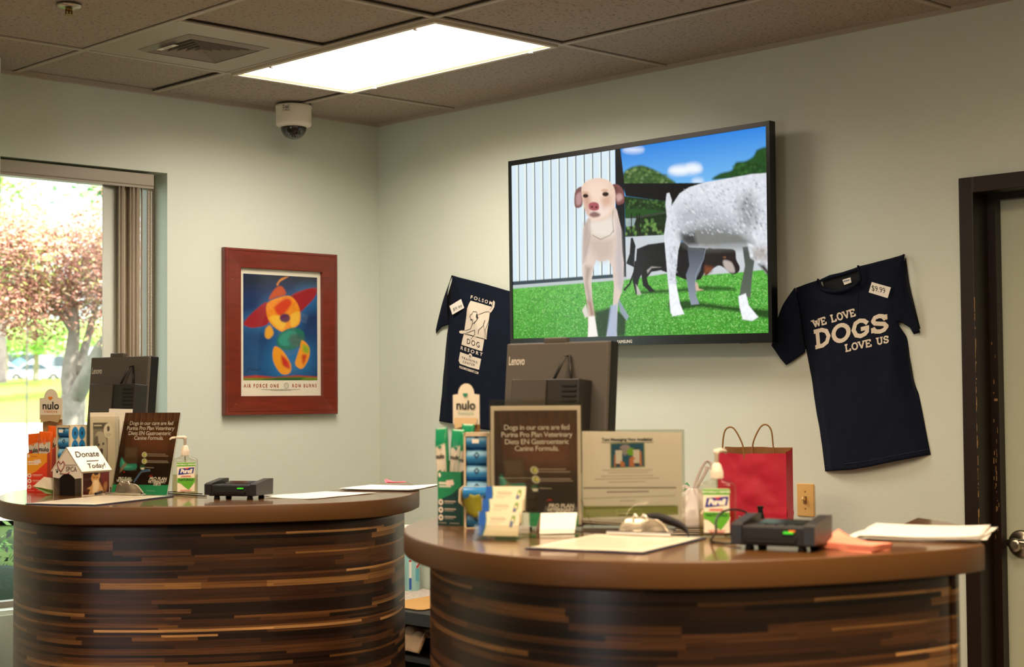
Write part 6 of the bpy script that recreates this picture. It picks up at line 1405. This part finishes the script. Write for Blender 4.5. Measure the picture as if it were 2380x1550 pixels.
# thin plastic carrier bag
DB2 = 5.0; qb = at(1612, 1225, DB2)
t = empty('plastic_bag', (qb.x, qb.y, qb.z), AZ(1612)-math.pi/2, 'knotted translucent white plastic bag left of the red paper bag', 'plastic bag')
f = MB()
prof = [(.002, .0), (.078, .002), (.086, .03), (.074, .06), (.058, .085), (.036, .105), (.014, .122)]
def pb(i, j):
    jj = j*(len(prof)-1); a = int(min(jj, len(prof)-2)); fr2 = jj-a; r = prof[a][0]*(1-fr2)+prof[a+1][0]*fr2; z = prof[a][1]*(1-fr2)+prof[a+1][1]*fr2
    th = i*2*math.pi; r *= 1+.16*noise.noise(Vector((math.cos(th)*2.6, math.sin(th)*2.6, j*3)))+.10*math.sin(th*9+j*3)*j
    return (r*math.cos(th), r*.75*math.sin(th), z)
f.grid(pb, 60, 26)
def plastic():
    m = bpy.data.materials.new('thin_plastic'); m.use_nodes = True; nt = m.node_tree; b = nt.nodes['Principled BSDF']; b.inputs['Base Color'].default_value = (*lin('efe4dc'), 1); b.inputs['Roughness'].default_value = .25
    b.inputs['Alpha'].default_value = .7; return m
M_pl = plastic(); f.build('bag_body', M_pl, t)
for pts in ([(0, 0, .112), (.012, 0, .150), (.030, 0, .190), (.044, 0, .206), (.056, 0, .198), (.060, 0, .180)], [(0, 0, .112), (-.014, .0, .122), (-.026, 0, .128), (-.034, 0, .120)], [(0, 0, .110), (.018, .004, .136), (.038, .004, .170), (.046, .004, .190)]):
    f = MB(); P_ = spline(pts, 6); f.tube([tuple(p) for p in P_], [.010-.007*math.sin(math.pi*i/(len(P_)-1))*.4 for i in range(len(P_))], 8, flat=.35); f.build('tie_handle', M_pl, t)
f = MB(); f.slab([(.030, -.052, .050), (.055, -.050, .085), (.060, -.050, .080), (.036, -.052, .046)], (0, -1, 0), .0005); f.build('red_print', mat('red_ink'), t)
# support under the plastic bag: a pile of papers on the cabinet
def pile(name, u, v, D, w, d, n, th, turn, label, cat, cols, z0=None):
    q = at(u, v, D); z0 = q.z if z0 is None else z0
    t = empty(name, (q.x, q.y, z0), AZ(u)-math.pi/2+R(turn), label, cat); rnd = random.Random(u)
    for k in range(n):
        f = MB(); f.box(rnd.uniform(-.006, .006), rnd.uniform(-.006, .006), th*(k+.5), w*rnd.uniform(.94, 1), d, th*.86, Matrix.Rotation(R(rnd.uniform(-4, 4)), 3, 'Z'), bev=.0008); f.build('magazine', mat('mag_%s' % cols[k % len(cols)], cols[k % len(cols)], .5), t)
    return t
t = pile('magazine_pile', 1618, 1250, 5.0, .17, .13, 7, .0056, 8, 'short pile of grey magazines under the plastic bag', 'magazines', ['8a7f70', 'a89c88', '6e6458', 'c0b4a0'])
f = MB(); f.box(t.location.x, t.location.y, t.location.z/2, .10, .10, t.location.z-.001); tag(f.build('pedestal_file', M_blackm), 'narrow black file pedestal hidden behind the front counter', 'file cabinet')
# green balloon-like rim behind the plastic bag
D_ = 5.15; f = MB(); P_ = [at(1590, 1126, D_), at(1597, 1120, D_), at(1603, 1128, D_), at(1605, 1140, D_), at(1592, 1150, D_)]; f.slab(P_, tuple(FW), .004); tag(f.build('green_wrapper', mat('wrapper_green', '7ab890', .4)), 'pale green wrapper corner poking out left of the plastic bag', 'wrapper')
# black clip and strap before the red bag
D_ = 3.62; f = MB(); q = at(1768, 1208, D_)
t = empty('cable_clip', (q.x, q.y, ZC), AZ(1768)-math.pi/2, 'small black clip standing behind the front card terminal', 'clip')
zz = lambda v: (at(1768, v, D_).z-ZC)
f = MB(); f.prism([(-.008, zz(1206)), (.009, zz(1206)), (.007, zz(1194)), (.005, zz(1184)), (.008, zz(1176)), (-.008, zz(1176)), (-.006, zz(1186)), (-.007, zz(1196))], -.006, .006, ax=1); f.build('clip_head', M_black, t)
f = MB(); f.box(-.002, 0, zz(1212)/2, .010, .010, zz(1212)); f.build('clip_stem', M_black, t)
f = MB(); f.tube([(-.008, 0, zz(1198)), (-.020, 0, zz(1202)), (-.034, -.004, zz(1212)), (-.050, -.004, .03)], .0035, 8, flat=.4); f.build('strap', mat('strap_grey', '4a4238', .5), t)
# low black shelf in the gap between the counters, with wipes, papers, envelope and towel
zs = on(978, 1369, 0, -.02).z; xs0 = on(975, 1426, 2, zs).x; zm = on(980, 1532, 0, xs0).z
t, f = box_thing('shelf_unit', xs0, -.012, -1.45, -.02, 0, zs, None, 'low black shelf unit in the gap between the two counters', 'shelf')
f = MB(); LX_, LY_ = -.012-xs0, 1.43
zt = zs
f.box(0, 0, zt-.025, LX_, LY_, .05, bev=.002); f.build('shelf_top', mat('shelf_black', '24211f', .45), t)
f = MB(); f.box(0, 0, zm-.0105, LX_-.02, LY_-.02, .02); f.build('middle_shelf', mat('shelf_black'), t)
f = MB(); f.box(0, 0, .02, LX_-.02, LY_-.02, .04); f.build('bottom_shelf', mat('shelf_black'), t)
for s in (-1, 1): f = MB(); f.box(0, s*(LY_/2-.012), (zt-.05)/2, LX_-.02, .02, zt-.05); f.build('side_panel', mat('shelf_black'), t)
f = MB(); f.box(LX_/2-.012, 0, (zt-.05)/2, .008, LY_-.04, zt-.05); f.build('back_panel', mat('shelf_black'), t)
def onz(u, v, z): return on(u, v, 2, z)
q = onz(956, 1372, zs); r = .040
t = empty('wipes_canister', (q.x, q.y, zs), AZ(956)-math.pi/2, 'pale blue canister of disinfecting wipes with white lid between the counters', 'wipes canister')
Dq = dep(q); kq2 = Dq/F; r = 20*kq2
hz = 103*kq2
f = MB(); f.lathe([(r*.94, 0), (r, .004), (r, hz-.006), (r*.95, hz)], n=36); f.build('canister_body', mat('canister_blue', '9fd0cc', .4), t)
f = MB(); f.lathe([(r*.97, hz), (r*1.0, hz+.004), (r*1.0, hz+.022), (r*.92, hz+.028), (r*.5, hz+.030)], n=30); f.build('lid', M_white, t)
def arc_patch(name, a0, a1, z0, z1, m, skew=0, off=.0006):
    f = MB(); f.grid(lambda i, j: ((r+off)*math.sin(R(a0+(a1-a0)*i)), -(r+off)*math.cos(R(a0+(a1-a0)*i)), z0+(z1-z0)*j+skew*(i-.5)), 10, 2); return f.build(name, m, t)
arc_patch('white_strip', -14, 2, hz*.12, hz*.70, mat('strip_white', 'e6e4d8', .5)); arc_patch('blue_block', -14, 2, hz*.04, hz*.30, mat('strip_blue', '2a5aa8', .5), off=.0010); arc_patch('red_bar', -14, 2, hz*.66, hz*.70, mat('red_ink'), off=.0010); arc_patch('sky_block', -14, 6, hz*.74, hz*.90, mat('strip_sky', '4a94b8', .5))
arc_patch('logo_patch', 34, 80, hz*.62, hz*.84, mat('strip_white'), .02, .0008); arc_patch('logo_red', 36, 80, hz*.55, hz*.61, mat('red_ink'), .02, .0010); arc_patch('blue_drop', 30, 62, hz*.22, hz*.5, mat('drop_blue', '66b4c4', .5), .0, .0006)
f = MB(); P_ = spline([((r+.002)*math.sin(R(a)), -(r+.002)*math.cos(R(a)), z) for a, z in ((42, hz*.70), (50, hz*.80), (56, hz*.70), (62, hz*.78), (70, hz*.74))], 5); f.tube([tuple(p) for p in P_], .0022, 6); f.build('logo_script', mat('strip_navy', '24407a', .5), t)
def flat(name, pix, z, m, label, cat, th=.002):
    f = MB(); f.slab([onz(u, v, z) for u, v in pix], (0, 0, 1), th); return tag(f.build(name, m), label, cat)
flat('printed_page', [(930, 1372), (985, 1368), (1030, 1380), (1030, 1392), (930, 1404)], zs+.0008, mat('page_print', 'cbbcae', .6, noise_amt=.22, nscale=60), 'printed page lying under the wipes canister', 'paper', .001)
flat('brown_envelope', [(930, 1398), (1030, 1381), (1030, 1410), (985, 1418), (970, 1418), (930, 1412)], zs+.003, mat('envelope_kraft', 'cf9c58', .6), 'brown kraft envelope at the front of the black shelf', 'envelope', .003)
f = MB(); c0 = Vector((xs0+.16, onz(975, 1500, zm).y, zm))
def tow(i, j):
    p = Vector((xs0+.30-.27*j, onz(975, 1500, zm).y+.20-.42*i, zm)); n_ = noise.noise(Vector((i*5, j*4, 2))); z = .03*abs(math.sin(i*9+n_*2))*(.4+.6*j)+.055+.03*n_
    if j > .85: z *= .15+.85*(1-j)/.15*1
    return (p.x-c0.x, p.y-c0.y, z+.001)
f.grid(tow, 50, 20); o = f.build('folded_towel', mat('towel_peach', 'dcb38c', .9, noise_amt=.12, nscale=16, bump=.5, bscale=90)); o.location = (c0.x, c0.y, zm); sd = o.modifiers.new('s', 'SOLIDIFY'); sd.thickness = .012; sd.offset = 1
tag(o, 'crumpled peach coloured towel on the lower level of the black shelf', 'towel')
# tray tower with papers showing right of the back counter
q = at(918, 1222, 5.9)
t = empty('tray_tower', (q.x, q.y, zs), AZ(945)-math.pi/2-R(30), 'grey letter tray tower just visible at the right end of the back counter', 'letter tray')
hh_ = q.z-zs-.022; f = MB(); f.box(-.02, 0, hh_/2, .055, .10, hh_); f.build('tray_stand', mat('tray_grey', '56605c', .5), t)
f = MB(); f.box(-.02, 0, hh_-.06, .058, .104, .02); f.build('tray_edge', mat('tray_light', 'c8c4b8', .5), t)
f = MB(); 
for k in range(4): f.box(.020+.002*k, 0, hh_+.003+k*.0055, .15-.004*k, .15, .004, Matrix.Rotation(R(3*k-3), 3, 'Z'))
f.build('paper_pile', mat('pile_paper', 'd4cdbc', .7), t)
# ================================================================ OUTSIDE THE WINDOW
def gmat(name, c='cfc8bc', n=.15, s=2): return mat(name, c, .95, noise_amt=n, nscale=s, spec=.1)
dirw = Vector((math.cos(AZ(110)), math.sin(AZ(110)), 0)); perp = Vector((dirw.y, -dirw.x, 0))
def gpt(s, x, z=0): p = CAM+dirw*s+perp*x; return Vector((p.x, p.y, z))    # s metres out along the view through the window, x to the right
def strip(name, s0, s1, z0, z1, m, xr=60):
    f = MB(); f.quad(gpt(s0, -xr, z0), gpt(s0, xr, z0), gpt(s1, xr, z1), gpt(s1, -xr, z1)); o = f.build(name, m); o['kind'] = 'structure'; return o
lv = lambda v, s: CAM.z-(v-917)*s/F
f = MB(); f.box(-4, 14, -.25, 40, 27.6, .3); o = f.build('ground_1', gmat('planting_bed', '34421c', .3, 3)); o['kind'] = 'structure'
strip('ground_2', 20, 34, -.02, -.05, gmat('pale_sidewalk', 'cfc8bc', .05, 1)); strip('ground_3', 34, 42, -.04, -.02, gmat('asphalt', '8a8684', .1, 3)); strip('ground_4', 42, 52, -.02, lv(972, 52), gmat('pale_sidewalk'))
strip('ground_5', 52, 66, lv(972, 52), lv(874, 66), gmat('dry_lawn', 'a3ab50', .15, 1.2)); strip('ground_6', 66, 260, lv(874, 66), lv(880, 260), gmat('asphalt'), 140)
lot = lambda s: lv(874, 66)+(lv(880, 260)-lv(874, 66))*(s-66)/194
zg = lot(190)-.1
def leaves(name, c, rad, n, cols, seed, lsz, parent=None, hole=0):
    rnd = random.Random(seed); bm = bmesh.new(); cl = bm.loops.layers.float_color.new('Col'); L = [(*lin(q), 1) for q in cols]
    lobes = [(Vector((rnd.uniform(-.6, .6)*rad[0], rnd.uniform(-.5, .5)*rad[1], rnd.uniform(-.6, .6)*rad[2])), rnd.uniform(.35, .6)) for _ in range(14)]
    for _ in range(n):
        b_, s_ = rnd.choice(lobes); v = Vector((rnd.gauss(0, 1), rnd.gauss(0, 1), rnd.gauss(0, 1))).normalized()*rnd.random()**.4
        p = b_+Vector((v.x*rad[0]*s_, v.y*rad[1]*s_, v.z*rad[2]*s_)); p += Vector(c)
        u_ = Vector((rnd.gauss(0, 1), rnd.gauss(0, 1), rnd.gauss(0, 1))).normalized(); w_ = u_.orthogonal().normalized(); z_ = lsz*rnd.uniform(.6, 1.3)
        vs_ = [bm.verts.new(p+u_*z_), bm.verts.new(p+w_*z_*.5), bm.verts.new(p-u_*z_), bm.verts.new(p-w_*z_*.5)]
        f_ = bm.faces.new(vs_); q = rnd.choice(L)
        for l in f_.loops: l[cl] = q
    me = bpy.data.meshes.new(name); bm.to_mesh(me); bm.free(); me.materials.append(mat('leaf', rough=.6, attr=True)); o = bpy.data.objects.new(name, me); COL.objects.link(o); o.parent = parent; return o
def atg(u, v, D): return at(u, v, D)
def limb(P_, R_, name, t, m):
    f = MB(); pts = spline([p-t.location for p in P_], 6); n = len(pts); rr = [R_[0]+(R_[1]-R_[0])*i/(n-1) for i in range(n)]; f.tube([tuple(p) for p in pts], rr, 10); return f.build(name, m, t)
M_bark = mat('grey_bark', '9c8c84', .9, noise_amt=.2, nscale=12, bump=.6, bscale=14)
D1 = 16.0; q = at(158, 1260, D1); t = empty('plum_tree', (q.x, q.y, -.1), 0, 'red-leaved plum tree with a forked grey trunk outside the window', 'tree')
limb([at(155, 1300, D1), at(158, 1120, D1), at(166, 970, D1), at(172, 920, D1)], (.17, .12), 'trunk', t, M_bark)
limb([at(170, 935, D1), at(160, 880, D1), at(168, 810, D1), at(172, 740, D1), at(150, 660, D1)], (.095, .04), 'branch', t, M_bark)
limb([at(172, 930, D1), at(205, 870, D1-.2), at(235, 810, D1-.3), at(290, 740, D1-.5), at(360, 640, D1-.6)], (.095, .05), 'branch', t, M_bark)
limb([at(182, 860, D1), at(200, 800, D1+.4), at(225, 700, D1+.6)], (.06, .03), 'branch', t, M_bark)
limb([at(172, 770, D1), at(120, 700, D1), at(40, 640, D1)], (.05, .02), 'branch', t, M_bark)
RED = ['b4786c', 'c88878', '9c6458', 'dca48c', 'c07e6c', 'a87064', 'e4bc98', 'b4b060']
for (u, v, rx, rz, n, s) in ((140, 640, 1.05, .62, 5200, 1), (30, 700, .8, .5, 2600, 2), (250, 600, .8, .75, 3200, 3), (60, 560, .7, .35, 1500, 4), (330, 720, .7, .5, 1400, 5), (-80, 640, .8, .7, 1200, 6)):
    c_ = at(u, v, D1)-t.location; leaves('foliage', c_, (rx, .9, rz), int(n*2), RED, s, .026, t)
GR = ['8cb850', 'a4cc60', 'bcd878', '70a040', 'd4e490']
def tree2(u, v, D, rx, rz, n, seed, label, ub, cols=GR):
    q = at(ub, 880, D); t = empty('street_tree', (q.x, q.y, q.z), 0, label, 'tree', 'green trees across the car park')
    leaves('foliage', at(u, v, D)-t.location, (rx, rx*.7, rz), n, cols, seed, .12, t)
    limb([at(ub, 885, D), at(ub, 850, D), at(ub+2, v, D)], (.14, .08), 'trunk', t, M_bark)
tree2(30, 775, 54, 2.3, .70, 1800, 11, 'light green street tree at the left edge, behind the plum tree', 12)
tree2(95, 792, 61, 2.2, .62, 1600, 12, 'light green street tree above the parked cars', 84)
tree2(215, 775, 57, 2.4, .62, 1400, 13, 'light green street tree to the right of the plum trunk', 228)
tree2(10, 500, 40, 1.6, 3.4, 2600, 14, 'tall pale green tree rising at the left edge of the window', 4)
tree2(262, 440, 38, 1.5, .9, 900, 15, 'dark green tree top in the upper right corner of the window', 262, ['5c8a4c', '7aa868', '3c6a30'])
# pole
q = at(62, 1010, 40); f = MB(); f.tube([(0, 0, 0), (0, 0, at(62, 640, 40).z-q.z)], .028, 10); o = f.build('sign_pole', mat('pole_grey', '8a8070', .6)); o.location = (q.x, q.y, q.z); tag(o, 'thin grey pole standing on the far sidewalk', 'pole')
# building
t = empty('warehouse', gpt(190, 0, zg), math.atan2(perp.y, perp.x), 'pale grey industrial building beyond the car park', 'building')
hb_ = at(62, 760, 190).z-zg+6
f = MB(); f.box(0, 3, hb_/2-4, 200, 6, hb_+8); f.build('wall', mat('building_wall', 'b9c0c4', .8), t)
def bpart(name, u0, u1, v0, v1, m, y=-.2):
    a, b_ = at(u0, v0, 190), at(u1, v1, 190); xa = (a-t.location).dot(perp); xb = (b_-t.location).dot(perp); f = MB(); f.box((xa+xb)/2, y, (a.z+b_.z)/2-t.location.z, abs(xb-xa), .5, abs(a.z-b_.z)); return f.build(name, m, t)
M_dg = mat('dark_opening', '4a5458', .6)
bpart('roller_door', 127, 162, 831, 862, M_dg); bpart('roller_door', 180, 214, 829, 860, M_dg); bpart('window_band', -30, 88, 829, 846, M_dg); bpart('window_band', 300, 420, 826, 846, M_dg)
bpart('parapet', -200, 500, 752, 766, mat('parapet', 'dfe3e4', .8), -.4)
# shade umbrellas
def umb(u, v, D, w, h, col, label):
    q = at(u, v, D); t = empty('patio_umbrella', (q.x, q.y, lot(D)), 0, label, 'umbrella', 'patio umbrellas by the car park')
    f = MB(); z = q.z-lot(D); f.lathe([(w, z-h), (w*.95, z-h*.9), (w*.5, z-h*.38), (.05, z)], n=8, cap=False); f.build('canopy', mat('canopy_'+col, col, .8), t)
    f = MB(); f.tube([(0, 0, 0), (0, 0, z-.02)], .04, 8); f.build('pole', mat('pole_grey'), t)
umb(6, 834, 160, 1.25, .9, 'f2efe8', 'white patio umbrella at the left edge of the window'); umb(46, 833, 164, 1.15, .75, '58a8b8', 'teal patio umbrella beside the thin pole'); umb(76, 836, 168, .9, .7, 'f4f0ea', 'white patio umbrella right of the thin pole')
# parked cars
def car(u, v, D, L, col, label, turn=0):
    q = at(u, v, D); t = empty('parked_car', (q.x, q.y, lot(D)), math.atan2(perp.y, perp.x)+R(turn), label, 'car', 'cars parked outside')
    s = L/4.6
    pr = [(-2.3, .35), (-2.3, .72), (-2.1, .88), (-1.4, .95), (-.75, 1.42), (.55, 1.45), (1.25, .98), (2.1, .86), (2.3, .68), (2.3, .35)]
    f = MB()
    def ring(y, k): return [(x*s*(1 if z < .9 else (.985 if k else 1)), y, z*s) for x, z in pr]
    ys = [(-.86, .96), (-.82, 1.0), (.82, 1.0), (.86, .96)]
    rings = [[f.bm.verts.new((x*s*k, (y if z < .95 else y*.84)*s, z*s)) for x, z in pr] for y, k in ys]
    for a, b_ in zip(rings, rings[1:]):
        for i in range(len(a)): f._f([a[i], a[(i+1) % len(a)], b_[(i+1) % len(b_)], b_[i]])
    f._f(rings[0][::-1]); f._f(rings[-1]); f.build('body', mat('car_'+col, col, .25, coat=.6), t)
    for sy in (-1, 1):
        f = MB(); f.slab([(x*s, sy*.84*s*(.985 if z < 1 else .87), z*s) for x, z in ((-1.25, .98), (-.70, 1.36), (-.05, 1.38), (-.05, .98))], (0, sy, 0), .02); f.slab([(x*s, sy*.84*s*(.985 if z < 1 else .87), z*s) for x, z in ((.05, .98), (.05, 1.38), (.50, 1.37), (1.10, .98))], (0, sy, 0), .02); f.build('side_window', mat('car_glass', '3a4850', .1), t)
        for x in (-1.4, 1.4):
            f = MB(); f.lathe([(.31*s, -.1*s), (.33*s, -.06*s), (.33*s, .06*s), (.31*s, .1*s)], n=20); f.bm.transform(Matrix.Translation((x*s, sy*.80*s, .33*s)) @ Matrix.Rotation(R(90), 4, 'X')); w_ = f.build('wheel', M_blackm, t)
            f = MB(); f.lathe([(.18*s, -.115*s), (.18*s, .115*s)], n=14); f.bm.transform(Matrix.Translation((x*s, sy*.80*s, .33*s)) @ Matrix.Rotation(R(90), 4, 'X')); f.build('hubcap', M_metal, w_)
car(12, 876, 140, 4.7, 'b8bcc0', 'silver car parked at the left edge of the window', 8); car(84, 877, 128, 4.7, 'e8eaec', 'white car parked behind the thin pole', -6); car(140, 880, 150, 4.4, 'dfe2e4', 'pale car parked left of the plum tree trunk', 4); car(226, 880, 134, 4.6, 'c8ccd0', 'light car parked right of the plum tree trunk', 0)
# hedge below the window
c_ = on(5, 1300, 1, 1.3); t = empty('hedge', (c_.x-.6, 1.35, -.1), 0, 'leafy green hedge just outside below the window', 'hedge')
leaves('foliage', (0, 0, .36), (1.7, .55, .52), 20000, ['1c3a0c', '345c18', '122a08', '5c8a30', '403e34', '7c9848'], 31, .024, t)
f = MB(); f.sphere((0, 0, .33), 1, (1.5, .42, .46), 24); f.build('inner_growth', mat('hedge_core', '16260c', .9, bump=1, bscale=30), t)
f = MB(); 
for k in range(7): f.tube([(-1.2+k*.4, 0, 0), (-1.1+k*.38, .05, .5), (-1.2+k*.42, -.05, .95)], .018, 6)
f.build('stems', M_bark, t)['kind'] = 'stuff'
# ================================================================ LIGHT
w = bpy.data.worlds.new('sky'); scn.world = w; w.use_nodes = True
bg = w.node_tree.nodes['Background']; bg.inputs[0].default_value = (.90, .96, 1.0, 1); bg.inputs[1].default_value = 3.6
s = bpy.data.lights.new('sun', 'SUN'); s.energy = 16; s.angle = R(2); s.color = (1, .95, .85)
so = bpy.data.objects.new('sun', s); COL.objects.link(so); so.rotation_euler = Vector((-.25, .8, -1.0)).to_track_quat('-Z', 'Y').to_euler()
vs = scn.view_settings; scn.display_settings.display_device = 'sRGB'; vs.view_transform = 'Standard'; vs.look = 'None'; vs.gamma = 1; vs.exposure = 0.06; vs.use_curve_mapping = False
